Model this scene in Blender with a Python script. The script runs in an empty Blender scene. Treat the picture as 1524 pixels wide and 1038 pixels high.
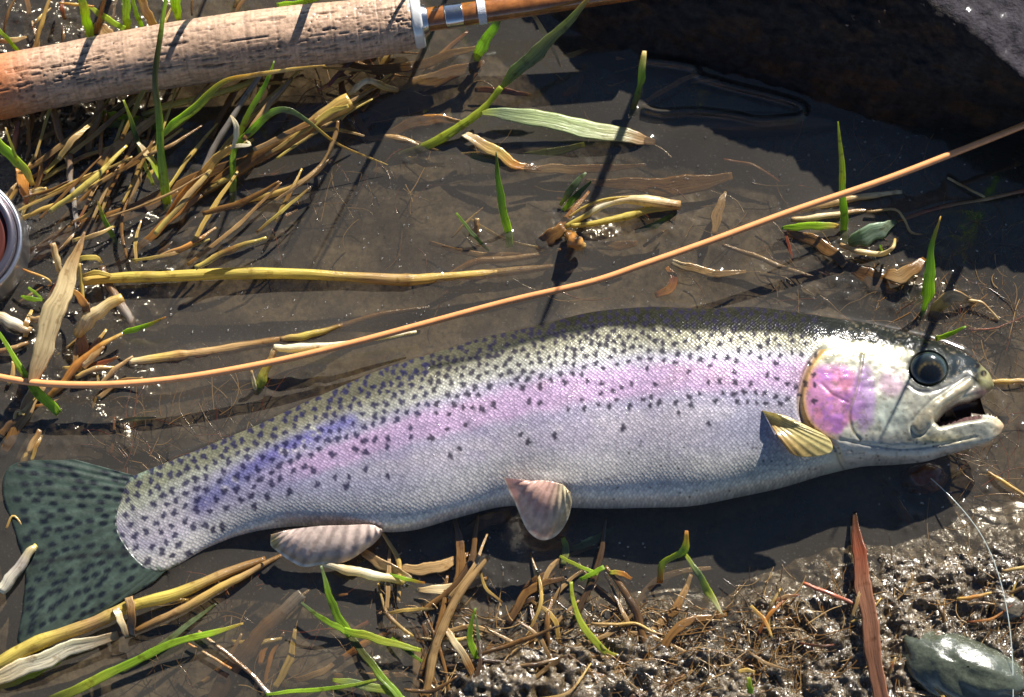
import bpy, math, random
import numpy as np
from mathutils import Vector
random.seed(7); RNG = np.random.default_rng(7)
scene = bpy.context.scene
COL = scene.collection
PI = math.pi

# ------------------------------------------------------------------ camera, world, sun, exposure
PHI = math.radians(18.0); DIST = 0.95; LENS = 74.8
cam_d = bpy.data.cameras.new('camera'); cam = bpy.data.objects.new('camera', cam_d); COL.objects.link(cam)
cam_d.sensor_width = 36; cam_d.lens = LENS; cam_d.clip_start = 0.02; cam_d.clip_end = 60
CAMLOC = np.array([0, -DIST*math.sin(PHI), DIST*math.cos(PHI)])
cam.location = CAMLOC; cam.rotation_euler = (PHI, 0, 0)
cam_d.dof.use_dof = True; cam_d.dof.focus_distance = 0.945; cam_d.dof.aperture_fstop = 11
scene.camera = cam
SUN_EL = math.radians(32); SUN_AZ = math.radians(27)      # azimuth east of north (+y)
world = bpy.data.worlds.new('World'); scene.world = world; world.use_nodes = True
wn = world.node_tree; bg = wn.nodes['Background']; sky = wn.nodes.new('ShaderNodeTexSky')
sky.sky_type = 'NISHITA'; sky.sun_disc = False; sky.sun_elevation = SUN_EL; sky.sun_rotation = SUN_AZ; sky.altitude = 1800; sky.air_density = 0.75; sky.dust_density = 0.3
wn.links.new(sky.outputs[0], bg.inputs[0]); bg.inputs[1].default_value = 0.05
sun_d = bpy.data.lights.new('sun', 'SUN'); sun = bpy.data.objects.new('sun', sun_d); COL.objects.link(sun)
sun_d.energy = 5.0; sun_d.angle = math.radians(0.55); sun_d.color = (1.0, 0.955, 0.88)
SDIR = Vector((math.sin(SUN_AZ)*math.cos(SUN_EL), math.cos(SUN_AZ)*math.cos(SUN_EL), math.sin(SUN_EL)))
sun.rotation_euler = SDIR.to_track_quat('Z', 'Y').to_euler()
sun.location = SDIR*3
vs = scene.view_settings
vs.view_transform = 'Standard'; vs.look = 'None'; vs.gamma = 1.0; vs.use_curve_mapping = False; vs.exposure = 1.05
scene.cycles.max_bounces = 10; scene.cycles.transparent_max_bounces = 24
scene.cycles.use_denoising = True

# ------------------------------------------------------------------ measuring from the photograph (1524 x 1038)
KX = 18.0/LENS
FWD = np.array([0, math.sin(PHI), -math.cos(PHI)]); UPV = np.array([0, math.cos(PHI), math.sin(PHI)]); RGT = np.array([1.0, 0, 0])
MM = 0.001; PX = 0.0003
def P(px, py, z=0.0):
    """point at height z (mm) that stands at this place of the photograph"""
    d = FWD + RGT*((px-762)/762*KX) + UPV*((519-py)/762*KX)
    t = (z*MM - CAMLOC[2])/d[2]
    return CAMLOC + d*t
def proj(V):
    R = V - CAMLOC
    w = R@FWD
    return 762 + (R@RGT)/w/KX*762, 519 - (R@UPV)/w/KX*762

def hashgrid(ix, iy, seed):
    n = (ix.astype(np.int64)*374761393 + iy.astype(np.int64)*668265263 + seed*974711) & 0x7fffffff
    n = ((n ^ (n >> 13))*1274126177) & 0x7fffffff
    n = n ^ (n >> 16)
    return (n & 0xffff)/65535.0
def vnoise(x, y, seed=0):
    ix = np.floor(x); iy = np.floor(y); fx = x-ix; fy = y-iy
    fx = fx*fx*fx*(fx*(fx*6-15)+10); fy = fy*fy*fy*(fy*(fy*6-15)+10)
    a = hashgrid(ix, iy, seed); b = hashgrid(ix+1, iy, seed); c = hashgrid(ix, iy+1, seed); d = hashgrid(ix+1, iy+1, seed)
    return (a+(b-a)*fx)+((c+(d-c)*fx)-(a+(b-a)*fx))*fy
def fbm(x, y, octv=4, seed=0, gain=0.5):
    s = np.zeros_like(np.asarray(x, float)); a = 1.0; t = 0
    for o in range(octv):
        s += a*vnoise(x*2**o+17.3*o, y*2**o+9.1*o, seed+o); t += a; a *= gain
    return s/t
def sstep(a, b, x):
    t = np.clip((x-a)/(b-a), 0, 1); return t*t*(3-2*t)
def polydist(qx, qy, pts):
    """distance to polyline, and signed side"""
    best = np.full(qx.shape, 1e9); side = np.zeros(qx.shape)
    for (ax, ay), (bx, by) in zip(pts[:-1], pts[1:]):
        dx, dy = bx-ax, by-ay; L = dx*dx+dy*dy+1e-9
        t = np.clip(((qx-ax)*dx+(qy-ay)*dy)/L, 0, 1)
        d = np.hypot(qx-ax-t*dx, qy-ay-t*dy)
        m = d < best; best = np.where(m, d, best)
        side = np.where(m, np.sign((qx-ax)*dy-(qy-ay)*dx), side)
    return best, side
def inpoly(qx, qy, pts):
    c = np.zeros(qx.shape, bool); n = len(pts)
    for i in range(n):
        ax, ay = pts[i]; bx, by = pts[(i+1) % n]
        m = ((ay > qy) != (by > qy)) & (qx < (bx-ax)*(qy-ay)/((by-ay) if by != ay else 1e-9)+ax)
        c ^= m
    return c
def spline(pts, n):
    """Catmull-Rom through pts (list of tuples of any size), n samples"""
    p = np.array(pts, float)
    if len(p) == 2:
        t = np.linspace(0, 1, n)[:, None]; return p[0]*(1-t)+p[1]*t
    q = np.vstack([2*p[0]-p[1], p, 2*p[-1]-p[-2]])
    seg = np.linspace(0, len(p)-1-1e-6, n); out = []
    for s in seg:
        i = int(s); t = s-i
        a, b, c, d = q[i], q[i+1], q[i+2], q[i+3]
        out.append(0.5*((2*b)+(-a+c)*t+(2*a-5*b+4*c-d)*t*t+(-a+3*b-3*c+d)*t**3))
    return np.array(out)

# ------------------------------------------------------------------ mesh + material helpers
def link_mesh(name, V, F, mat, parent=None, col=None, uv=None, smooth=True, attrs=None):
    me = bpy.data.meshes.new(name)
    V = np.asarray(V, float)
    org = np.zeros(3)
    if parent is None and len(V):
        org = V[0].copy()
    if parent is not None:
        org = np.array(parent.matrix_world.translation) if parent.parent is None else np.array(parent['_org'])
    F = np.asarray(F, np.int32)
    me.vertices.add(len(V)); me.vertices.foreach_set('co', (V-org).astype(np.float32).ravel())
    k = F.shape[1]
    me.loops.add(F.size); me.loops.foreach_set('vertex_index', F.ravel())
    me.polygons.add(len(F)); me.polygons.foreach_set('loop_start', np.arange(0, F.size, k, dtype=np.int32))
    me.polygons.foreach_set('use_smooth', np.full(len(F), smooth))
    me.update(calc_edges=True)
    if col is not None:
        c = np.ones((len(V), 4), np.float32); c[:, :3] = col
        a = me.color_attributes.new('Col', 'FLOAT_COLOR', 'POINT'); a.data.foreach_set('color', c.ravel())
    if uv is not None:
        u = me.uv_layers.new(name='UVMap'); u.data.foreach_set('uv', np.asarray(uv, np.float32)[F.ravel()].ravel())
    if attrs:
        for nm, arr in attrs.items():
            a = me.attributes.new(nm, 'FLOAT', 'POINT'); a.data.foreach_set('value', np.asarray(arr, np.float32))
    me.materials.append(mat)
    o = bpy.data.objects.new(name, me); COL.objects.link(o)
    if parent is not None:
        o.parent = parent; o['_org'] = [float(v) for v in org]
    else:
        o.location = org; o['_org'] = [float(v) for v in org]
    return o
def merge(parts):
    Vs, Fs, Cs, Us = [], [], [], []; n = 0
    for V, F, C, U in parts:
        Vs.append(V); Fs.append(np.asarray(F)+n); Cs.append(C); Us.append(U); n += len(V)
    return np.vstack(Vs), np.vstack(Fs), np.vstack(Cs), np.vstack(Us)
def tag(o, label, cat, group=None):
    o['label'] = label; o['category'] = cat
    if group: o['group'] = group
    return o
def empty(name, loc, label, cat, group=None):
    o = bpy.data.objects.new(name, None); COL.objects.link(o); o.location = loc; o.empty_display_size = 0.01
    bpy.context.view_layer.update(); o['_org'] = [float(v) for v in loc]
    return tag(o, label, cat, group)
class NT:
    def __init__(s, name):
        s.m = bpy.data.materials.new(name); s.m.use_nodes = True; s.t = s.m.node_tree; s.t.nodes.clear()
        s.out = s.t.nodes.new('ShaderNodeOutputMaterial')
    def n(s, typ, **kw):
        nd = s.t.nodes.new('ShaderNode'+typ)
        for k, v in kw.items():
            if k.startswith('i_'):
                key = k[2:].replace('_', ' ')
                key = int(key) if key.isdigit() else key
                if isinstance(v, bpy.types.NodeSocket): s.t.links.new(v, nd.inputs[key])
                else: nd.inputs[key].default_value = v
            else: setattr(nd, k, v)
        return nd
    def l(s, a, b): s.t.links.new(a, b)
    def math(s, op, a, b=None, c=None):
        nd = s.t.nodes.new('ShaderNodeMath'); nd.operation = op
        for i, v in enumerate((a, b, c)):
            if v is None: continue
            if isinstance(v, bpy.types.NodeSocket): s.l(v, nd.inputs[i])
            else: nd.inputs[i].default_value = v
        return nd.outputs[0]
    def ramp(s, fac, stops):
        r = s.t.nodes.new('ShaderNodeValToRGB'); s.l(fac, r.inputs[0]); e = r.color_ramp.elements
        while len(e) > 1: e.remove(e[-1])
        e[0].position = stops[0][0]; e[0].color = (*stops[0][1], 1) if len(stops[0][1]) == 3 else stops[0][1]
        for p, c in stops[1:]:
            x = e.new(p); x.color = (*c, 1)
        return r.outputs[0]
    def mixc(s, typ, f, a, b):
        nd = s.t.nodes.new('ShaderNodeMix'); nd.data_type = 'RGBA'; nd.blend_type = typ
        for k, v in ((0, f), (6, a), (7, b)):
            if isinstance(v, bpy.types.NodeSocket): s.l(v, nd.inputs[k])
            else: nd.inputs[k].default_value = v
        return nd.outputs[2]

def mat_plant(name, trans=0.35, rough=0.28, streak=1.0, spec=0.5, coat=0.3):
    t = NT(name)
    a = t.n('Attribute', attribute_name='Col'); uv = t.n('UVMap')
    mp = t.n('Mapping', i_Vector=uv.outputs[0]); mp.inputs['Scale'].default_value = (0.05, 5.0, 1)
    ns = t.n('TexNoise', i_Vector=mp.outputs[0], i_Scale=1.6, i_Detail=4.0, i_Roughness=0.6)
    oi = t.n('ObjectInfo')
    mp.inputs['Location'].default_value = (0, 0, 0)
    cb = t.n('CombineXYZ', i_0=oi.outputs['Random'], i_1=oi.outputs['Random'])
    sc = t.n('VectorMath', operation='SCALE'); t.l(cb.outputs[0], sc.inputs[0]); sc.inputs['Scale'].default_value = 50
    t.l(sc.outputs[0], mp.inputs['Location'])
    st = t.ramp(ns.outputs[0], [(0.3, (0.62, 0.58, 0.5)), (0.52, (1, 1, 1)), (0.72, (1.25, 1.2, 1.1))])
    c = t.mixc('MULTIPLY', streak, a.outputs[0], st)
    geo = t.n('TexCoord')
    bl = t.n('TexNoise', i_Vector=geo.outputs['Object'], i_Scale=260.0, i_Detail=3.0)
    st2 = t.ramp(bl.outputs[0], [(0.28, (0.45, 0.34, 0.22)), (0.42, (1, 1, 1))])
    c = t.mixc('MULTIPLY', 0.7, c, st2)
    bmp = t.n('Bump', i_Height=ns.outputs[0]); bmp.inputs['Strength'].default_value = 0.35; bmp.inputs['Distance'].default_value = 0.0012
    pr = t.n('BsdfPrincipled', i_Roughness=rough); t.l(c, pr.inputs['Base Color']); t.l(bmp.outputs[0], pr.inputs['Normal'])
    pr.inputs['Specular IOR Level'].default_value = spec
    pr.inputs['Coat Weight'].default_value = coat; pr.inputs['Coat Roughness'].default_value = 0.12
    tr = t.n('BsdfTranslucent'); t.l(t.mixc('MULTIPLY', 1.0, c, (1.25, 1.3, 0.75, 1)), tr.inputs[0])
    mx = t.n('MixShader', i_0=trans, i_1=pr.outputs[0], i_2=tr.outputs[0]); t.l(mx.outputs[0], t.out.inputs[0])
    return t.m
M_LEAF = mat_plant('green_leaf', 0.5, 0.25)
M_STRAW = mat_plant('dry_straw', 0.3, 0.25)
M_WET = mat_plant('wet_brown_litter', 0.12, 0.2, 1.0, 0.6, 0.8)

def simple(name, col, rough=0.4, metal=0.0, coat=0.0, bump=0.0, bscale=300.0, var=0.0, spec=0.5):
    t = NT(name); tc = t.n('TexCoord')
    ns = t.n('TexNoise', i_Vector=tc.outputs['Object'], i_Scale=bscale, i_Detail=5.0)
    c = t.mixc('MULTIPLY', var, (*col, 1), t.ramp(ns.outputs[0], [(0.3, (0.3, 0.3, 0.3)), (0.6, (1.2, 1.2, 1.2))]))
    pr = t.n('BsdfPrincipled', i_Roughness=rough, i_Metallic=metal); t.l(c, pr.inputs['Base Color'])
    pr.inputs['Coat Weight'].default_value = coat; pr.inputs['Specular IOR Level'].default_value = spec
    if bump:
        b = t.n('Bump', i_Height=ns.outputs[0]); b.inputs['Strength'].default_value = bump; b.inputs['Distance'].default_value = 0.001
        t.l(b.outputs[0], pr.inputs['Normal'])
    t.l(pr.outputs[0], t.out.inputs[0]); return t.m
def mat_attr(name, rough, metal=0.0, coat=0.0, bump=0.3, bscale=900., spec=0.5, bdist=0.0006):
    t = NT(name); a = t.n('Attribute', attribute_name='Col'); tc = t.n('TexCoord')
    ns = t.n('TexNoise', i_Vector=tc.outputs['Object'], i_Scale=bscale, i_Detail=5.0, i_Roughness=0.65)
    c = t.mixc('MULTIPLY', 0.7, a.outputs[0], t.ramp(ns.outputs[0], [(0.3, (0.5, 0.48, 0.45)), (0.6, (1.15, 1.15, 1.15))]))
    pr = t.n('BsdfPrincipled', i_Roughness=rough, i_Metallic=metal); t.l(c, pr.inputs['Base Color'])
    pr.inputs['Coat Weight'].default_value = coat; pr.inputs['Coat Roughness'].default_value = 0.1; pr.inputs['Specular IOR Level'].default_value = spec
    b = t.n('Bump', i_Height=ns.outputs[0]); b.inputs['Strength'].default_value = bump; b.inputs['Distance'].default_value = bdist
    t.l(b.outputs[0], pr.inputs['Normal']); t.l(pr.outputs[0], t.out.inputs[0]); return t.m

# colours (linear albedo)
GR = (0.27, 0.42, 0.035); BG = (0.44, 0.64, 0.05); YG = (0.44, 0.50, 0.06); OL = (0.13, 0.14, 0.04); DG = (0.05, 0.10, 0.02)
ST = (0.64, 0.44, 0.12); PA = (0.80, 0.64, 0.36); TN = (0.44, 0.28, 0.12); BR = (0.22, 0.11, 0.03); DB = (0.08, 0.045, 0.02)
OR = (0.55, 0.24, 0.05); RB = (0.26, 0.07, 0.03); GY = (0.34, 0.30, 0.26); YS = (0.62, 0.49, 0.11); WH = (0.85, 0.78, 0.60); GG = (0.22, 0.28, 0.14)

def blade_geo(pts, w, cols, th=0.16, fold=0.18, roll=0.0, k=10, node=None, split=0.0, seed=0):
    """closed flattened tube: pts (px,py,z), widths in px of the photo, colours along it"""
    n = max(10, min(70, int(sum(math.hypot(a[0]-b[0], a[1]-b[1]) for a, b in zip(pts[:-1], pts[1:]))/5)))
    W3 = np.array([P(*p) for p in pts]); C = spline([tuple(v) for v in W3], n)
    wv = np.interp(np.linspace(0, 1, n), np.linspace(0, 1, len(w)), w)
    scl = (CAMLOC[2]-C[:, 2])/math.cos(PHI)/DIST*PX
    wv = np.maximum(wv*scl, 0.00025)
    rs = random.Random(seed)
    ph = rs.random()*6
    T = np.gradient(C, axis=0); T /= np.linalg.norm(T, axis=1)[:, None]+1e-12
    view = C-CAMLOC; view /= np.linalg.norm(view, axis=1)[:, None]
    B = np.cross(T, view); B /= np.linalg.norm(B, axis=1)[:, None]+1e-9
    N = np.cross(B, T)
    N *= np.where(N[:, 2:3] < 0, -1, 1)
    rr = math.radians(roll)+np.sin(np.linspace(0, 5, n)+ph)*0.12
    B2 = B*np.cos(rr)[:, None]+N*np.sin(rr)[:, None]; N2 = -B*np.sin(rr)[:, None]+N*np.cos(rr)[:, None]
    u = np.linspace(0, 1, n)
    if node is not None:
        for (pos, s, wid) in node: wv = wv*(1+s*np.exp(-((u-pos)/wid)**2))
    wv = wv*(1+0.05*np.sin(u*23+ph)+0.04*np.sin(u*57+ph*2))
    C = C+B*(0.06*wv*np.sin(u*17+ph))[:, None]
    ang = np.linspace(0, 2*PI, k, endpoint=False)
    ca, sa = np.cos(ang), np.sin(ang)
    V = (C[:, None, :] + B2[:, None, :]*(wv[:, None, None]*0.5*ca[None, :, None])
         + N2[:, None, :]*((wv[:, None]*(0.5*th*sa[None, :]+fold*(np.abs(ca)[None, :]-0.5)))[:, :, None]))
    V = V.reshape(-1, 3)
    F = []
    idx = np.arange(n*k).reshape(n, k)
    a = idx[:-1]; b = np.roll(idx, -1, 1)[:-1]; c = np.roll(idx, -1, 1)[1:]; d = idx[1:]
    F = np.stack([a, b, c, d], -1).reshape(-1, 4)
    # caps
    V = np.vstack([V, C[0], C[-1]]); i0, i1 = n*k, n*k+1
    capA = [[idx[0, (j+1) % k], idx[0, j], i0, i0] for j in range(k)]
    capB = [[idx[-1, j], idx[-1, (j+1) % k], i1, i1] for j in range(k)]
    # degenerate quads avoided: pair cap triangles into quads
    capA = [[idx[0, (j+2) % k], idx[0, (j+1) % k], idx[0, j], i0] for j in range(0, k, 2)]
    capB = [[idx[-1, j], idx[-1, (j+1) % k], idx[-1, (j+2) % k], i1] for j in range(0, k, 2)]
    F = np.vstack([F, capA, capB])
    cc = np.array([cols[0]]*1) if len(cols) == 1 else np.array(cols)
    cu = np.stack([np.interp(u, np.linspace(0, 1, len(cc)), cc[:, i]) for i in range(3)], -1)
    if node is not None:
        for (pos, s, wid) in node:
            m = np.exp(-((u-pos)/(wid*0.7))**2)[:, None]; cu = cu*(1-0.55*m)+np.array(BR)*0.55*m
    Cc = np.repeat(cu[:, None, :], k, 1)*(1-0.22*(np.abs(ca)[None, :, None] < 0.25)) * (1+0.1*(ca[None, :, None]))
    Cc = np.vstack([Cc.reshape(-1, 3), cu[0], cu[-1]])
    Ln = np.concatenate([[0], np.cumsum(np.linalg.norm(np.diff(C, axis=0), axis=1))])*1000
    UV = np.stack([np.repeat(Ln[:, None], k, 1), np.repeat((ca*0.5+0.25*np.sign(sa))[None], n, 0)], -1).reshape(-1, 2)
    UV = np.vstack([UV, [Ln[0], 0], [Ln[-1], 0]])
    return V, F, Cc, UV
CROSS = []        # where things pierce the water, for the meniscus
def note_cross(pts, w):
    C = spline([tuple(P(*p)) for p in pts], 60); r = np.interp(np.linspace(0, 1, 60), np.linspace(0, 1, len(w)), w)
    for i in range(59):
        if (C[i, 2]-0) * (C[i+1, 2]-0) < 0: CROSS.append((C[i, 0], C[i, 1], r[i]*PX*0.5, 0.0011))
        elif abs(C[i, 2]) < 0.0015 and i % 2 == 0: CROSS.append((C[i, 0], C[i, 1], r[i]*PX*0.55, 0.0005))

# ------------------------------------------------------------------ ground and water level
BANK = [(1524, 800), (1420, 795), (1290, 812), (1150, 868), (1080, 905), (960, 890), (880, 905), (820, 950), (700, 985), (640, 1060), (700, 1200), (1700, 1200), (1700, 780)]
def axis(lo, hi, step, far):
    a = np.arange(lo, hi+step/2, step); ext = []; x = hi; s = step
    while x < far: s *= 1.35; x += s; ext.append(x)
    ext = np.array(ext); return np.concatenate([-ext[::-1]-(-lo-hi)*0 if lo == -hi else lo-(ext[::-1]-hi), a, ext])
def grid_mesh(step, lo=(-0.262, -0.19), hi=(0.262, 0.20), far=4.0):
    xs = axis(lo[0], hi[0], step, far); ys = axis(lo[1], hi[1], step, far)
    X, Y = np.meshgrid(xs, ys)
    idx = np.arange(X.size).reshape(X.shape)
    F = np.stack([idx[:-1, :-1], idx[:-1, 1:], idx[1:, 1:], idx[1:, :-1]], -1).reshape(-1, 4)
    return X, Y, F
def ground_h(X, Y):
    Z0 = np.zeros(X.size)
    qx, qy = proj(np.stack([X.ravel(), Y.ravel(), Z0], -1)); qx = qx.reshape(X.shape); qy = qy.reshape(X.shape)
    mx, my = X*1000, Y*1000
    wob = (fbm(qx/60, qy/60, 3, 5)-0.5)*60
    d, s = polydist(qx, qy, BANK[:-1]+[BANK[0]]); ins = inpoly(qx, qy, BANK)
    sd = np.where(ins, d, -d)+wob
    bank = sstep(-70, 60, sd)
    h = -11.5+ (fbm(mx/60, my/60, 2, 3)-0.5)*5 + (fbm(mx/9, my/9, 3, 11)-0.5)*1.0
    # shallow silt behind the back of the fish at the right, deeper pool at the left
    h += 3.5*sstep(900, 1400, qx)*sstep(160, 330, qy)*(1-sstep(650, 760, qy))
    lump = fbm(mx/6, my/6, 4, 21); fine = fbm(mx/2.1, my/2.1, 3, 31)
    hb = 1.0+(lump-0.47)*9.5+(fine-0.5)*2.6 + 2.0*sstep(40, 160, sd)
    h = h*(1-bank)+hb*bank
    # mucky root mound in the upper left
    ml = sstep(330, 120, qx)*sstep(700, 560, qy)
    h = h+ml*((fbm(mx/8, my/8, 4, 41)-0.30)*12)*1.0
    mb = np.exp(-(((qx-720)/190)**2+((qy-1010)/100)**2)); h += mb*(fbm(mx/6, my/6, 3, 44))*9
    for (cx, cy, rx, ry, hh) in ((1370, 425, 60, 28, 8), (1290, 380, 60, 22, 7), (860, 345, 50, 20, 7), (1110, 500, 300, 30, 2)):
        h += hh*np.exp(-(((qx-cx)/rx)**2+((qy-cy)/ry)**2))*(0.4+fbm(mx/3, my/3, 3, 51))
    out = np.hypot(np.maximum(np.abs(X)-0.26, 0), np.maximum(np.abs(Y)-0.19, 0))
    h = h + 18*(fbm(X*3, Y*3, 3, 61)-0.5)*sstep(0.0, 0.4, out)
    return h, qx, qy, bank
X, Y, F = grid_mesh(0.00075)
h, qx, qy, bank = ground_h(X, Y)
mx, my = X*1000, Y*1000
n1 = fbm(mx/16, my/16, 5, 71); n2 = fbm(mx/1.6, my/1.6, 3, 81)
c0 = np.array([0.088, 0.070, 0.048]); c1 = np.array([0.145, 0.115, 0.078]); c2 = np.array([0.035, 0.028, 0.022])
gc = c0+(c1-c0)*sstep(0.42, 0.66, n1)[..., None]; gc = gc+(c2-gc)*(sstep(0.5, 0.3, n1)*0.7)[..., None]
gc = gc*(1-0.62*(sstep(700, 860, qx)*sstep(300, 230, qy)))[..., None]  # boulder's shadow over the pool darkened into the bed colour
gc = gc*(0.85+0.3*n2)[..., None]
bkc = np.array([0.19, 0.14, 0.08])*(0.25+1.3*n2*n1)[..., None]
gc = gc*(1-bank[..., None])+bkc*bank[..., None]
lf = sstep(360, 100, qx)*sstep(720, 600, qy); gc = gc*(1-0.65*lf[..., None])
mt = NT('wet_mud'); a = mt.n('Attribute', attribute_name='Col'); tc = mt.n('TexCoord')
ns = mt.n('TexNoise', i_Vector=tc.outputs['Object'], i_Scale=380.0, i_Detail=6.0, i_Roughness=0.7)
vo = mt.n('TexVoronoi', i_Vector=tc.outputs['Object'], i_Scale=430.0)
hh = mt.math('ADD', ns.outputs[0], mt.math('MULTIPLY', vo.outputs[0], -0.5))
bp = mt.n('Bump', i_Height=hh); ba = mt.n('Attribute', attribute_name='bank'); bp.inputs['Distance'].default_value = 0.0014; mt.l(mt.math('ADD', mt.math('MULTIPLY', ba.outputs['Fac'], 0.8), 0.12), bp.inputs['Strength'])
pr = mt.n('BsdfPrincipled', i_Roughness=0.22)
mt.l(mt.mixc('MULTIPLY', 0.9, a.outputs[0], mt.ramp(ns.outputs[0], [(0.3, (0.35, 0.32, 0.3)), (0.6, (1.2, 1.15, 1.05))])), pr.inputs['Base Color'])
mt.l(bp.outputs[0], pr.inputs['Normal']); pr.inputs['Specular IOR Level'].default_value = 0.5
pr.inputs['Coat Weight'].default_value = 1.0; pr.inputs['Coat Roughness'].default_value = 0.17
lo_ = mt.n('TexNoise', i_Vector=tc.outputs['Object'], i_Scale=230.0, i_Detail=1.5); bl_ = mt.n('Bump', i_Height=lo_.outputs[0]); bl_.inputs['Distance'].default_value = 0.003; mt.l(ba.outputs['Fac'], bl_.inputs['Strength']); mt.l(bl_.outputs[0], pr.inputs['Coat Normal'])
mt.l(pr.outputs[0], mt.out.inputs[0]); M_MUD = mt.m
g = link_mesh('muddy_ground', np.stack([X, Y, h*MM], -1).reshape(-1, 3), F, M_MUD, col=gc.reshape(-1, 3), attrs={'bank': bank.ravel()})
g['kind'] = 'structure'

# ------------------------------------------------------------------ tables of plants (photo px, height in mm)
# name, label, category, material, roll, node, [ (px,py,z)... ], [width px...], [colours...]
TAB = []
def B(name, label, cat, mat, pts, w, cols, roll=0, node=None, th=0.2, fold=0.15, group=None):
    TAB.append(dict(name=name, label=label, cat=cat, mat=mat, pts=pts, w=w, cols=cols, roll=roll, node=node, th=th, fold=fold, group=group))
M_WLEAF = mat_plant('wet_green_leaf', 0.3, 0.34, 1.0, 0.6, 1.0)
M_WLEAF.node_tree.nodes['Principled BSDF'].inputs['Coat Roughness'].default_value = 0.26
L_, S_, W_, WL_ = M_LEAF, M_STRAW, M_WET, M_WLEAF
def R(*a, **k):   # a round straw or stem
    k.setdefault('th', 0.85); k.setdefault('fold', 0.0); B(*a, **k)
# --- upper left
B('grass_shoot', 'green blade bent over beside the tall grass stem, its tip lying brown to the right', 'grass blade', L_, [(346,305,-4),(347,262,6),(349,222,12),(372,196,16),(405,168,22),(432,165,24),(462,183,20),(505,216,12),(577,246,3)], [11,10,10,12,12,9,6,4,2], [YG,GR,GR,BG,GG,GG,ST,PA], roll=15)
B('grass_shoot', 'short upright green-yellow blade just below the middle of the cork grip', 'grass blade', L_, [(352,215,8),(360,190,14),(378,155,22),(398,120,30),(408,91,34)], [7,9,9,7,2], [YG,YG,BG,GR])
R('dry_straw', 'grey-violet dry stem leaning up to the right under the cork grip', 'stem', S_, [(268,335,-3),(290,285,2),(318,222,8),(352,165,14),(387,113,18)], [8,9,10,9,7], [BR,GY,GY,GY])
B('dead_leaf', 'orange-brown torn sheath leaning against the foot of the tall grass stem', 'dead leaf', S_, [(230,352,-3),(262,308,3),(296,268,8),(322,236,12),(345,217,15)], [6,18,20,13,5], [OR,OR,OR,ST,ST], roll=20)
B('dead_leaf', 'small white curled strip standing on top of the orange sheath', 'dead leaf', S_, [(346,220,15),(352,200,19),(350,183,22),(343,172,22)], [4,9,8,2], [WH,WH,PA])
B('dead_leaf', 'pale tip folded sideways beside the white curled strip', 'dead leaf', S_, [(338,222,14),(356,217,16),(373,216,15),(362,206,15)], [3,6,4,2], [PA,WH,ST])
R('dry_reed', 'thick brown dry reed with a frayed broken end pointing to the fish line', 'reed', S_, [(225,345,-5),(300,285,2),(385,232,8),(450,195,13),(522,150,18)], [18,20,22,24,26], [DB,BR,BR,TN,ST], th=0.5)
B('dry_reed', 'yellow split strip lying along the thick frayed reed', 'reed', S_, [(395,232,12),(440,203,15),(490,168,19),(519,158,21)], [4,8,10,5], [TN,ST,YS,YS])
R('dry_straw', 'curved straw stem arching round below the frayed reed', 'stem', S_, [(350,303,1),(395,292,3),(438,278,6),(480,245,10),(497,208,13),(503,180,15)], [6,9,9,9,8,5], [ST,ST,TN,TN,BR])
R('dry_reed', 'olive yellow reed just under the cork grip, left of the tall stem', 'reed', S_, [(212,172,5),(245,160,8),(305,144,11),(360,128,13),(398,104,15)], [10,12,11,10,6], [OL,YS,YS,YS,TN])
B('dry_reed', 'brown flat reed crossing behind the tall grass stem', 'reed', W_, [(148,248,4),(170,222,5),(215,188,6),(262,150,8)], [14,16,14,9], [BR,TN,TN,BR])
B('dry_reed', 'long brown reed slanting up out of the dark pool at the left', 'reed', W_, [(20,398,-4),(100,352,-2),(190,318,0),(290,268,1),(380,236,2),(470,190,2)], [24,28,24,20,18,12], [DB,BR,BR,DB,BR])
B('dry_reed', 'second brown reed below it, crossing towards the tall stem', 'reed', W_, [(168,398,-3),(215,362,0),(250,328,3),(300,290,5)], [8,12,12,8], [DB,BR,OR,BR])
B('dead_leaf', 'yellow-green folded leaf at the left edge above the reel', 'dead leaf', L_, [(-8,205,16),(12,228,17),(35,250,14),(50,276,8)], [16,17,14,8], [YG,BG,YG,ST], roll=25)
B('grass_shoot', 'thin upright blade poking over the folded leaf at the left edge', 'grass blade', L_, [(28,246,14),(20,225,22),(8,190,28)], [5,5,2], [YG,YG,ST])
B('dead_leaf', 'orange wet leaf hanging down above the reel', 'dead leaf', W_, [(26,250,10),(34,275,8),(40,305,3)], [8,17,5], [OR,OR,RB], roll=-15)
B('dead_leaf', 'short orange leaf pointing right above the reel', 'dead leaf', W_, [(42,286,7),(55,285,8),(70,282,9)], [6,12,8], [OR,ST,ST])
B('grass_shoot', 'small pointed green blade in dark water right of the reel', 'grass blade', L_, [(184,375,-5),(168,352,1),(154,324,8),(144,297,14)], [7,8,7,2], [DG,GR,GR,ST])
B('grass_shoot', 'broad green blade rising over the grip near the top left corner', 'grass blade', L_, [(136,60,4),(130,35,12),(124,8,24),(120,-20,30)], [12,15,14,10], [GR,BG,YG,BG])
B('grass_shoot', 'yellow-green blade lying slantwise above the grip', 'grass blade', L_, [(130,8,8),(150,22,10),(185,44,10)], [4,10,9], [YG,YG,BG])
B('grass_shoot', 'green stem with a white collar standing behind the grip', 'grass blade', L_, [(190,50,2),(188,25,12),(187,-20,22)], [12,12,14], [BR,BG,BG])
B('grass_shoot', 'thin bright green blade beside the white-collared stem', 'grass blade', L_, [(212,42,4),(202,18,14),(195,-12,22)], [7,7,5], [BG,GR,BG])
B('dry_reed', 'straw stalk slanting behind the grip beside the thin green blade', 'reed', S_, [(230,40,4),(216,14,12),(206,-15,18)], [13,14,12], [ST,TN,ST])
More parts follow.
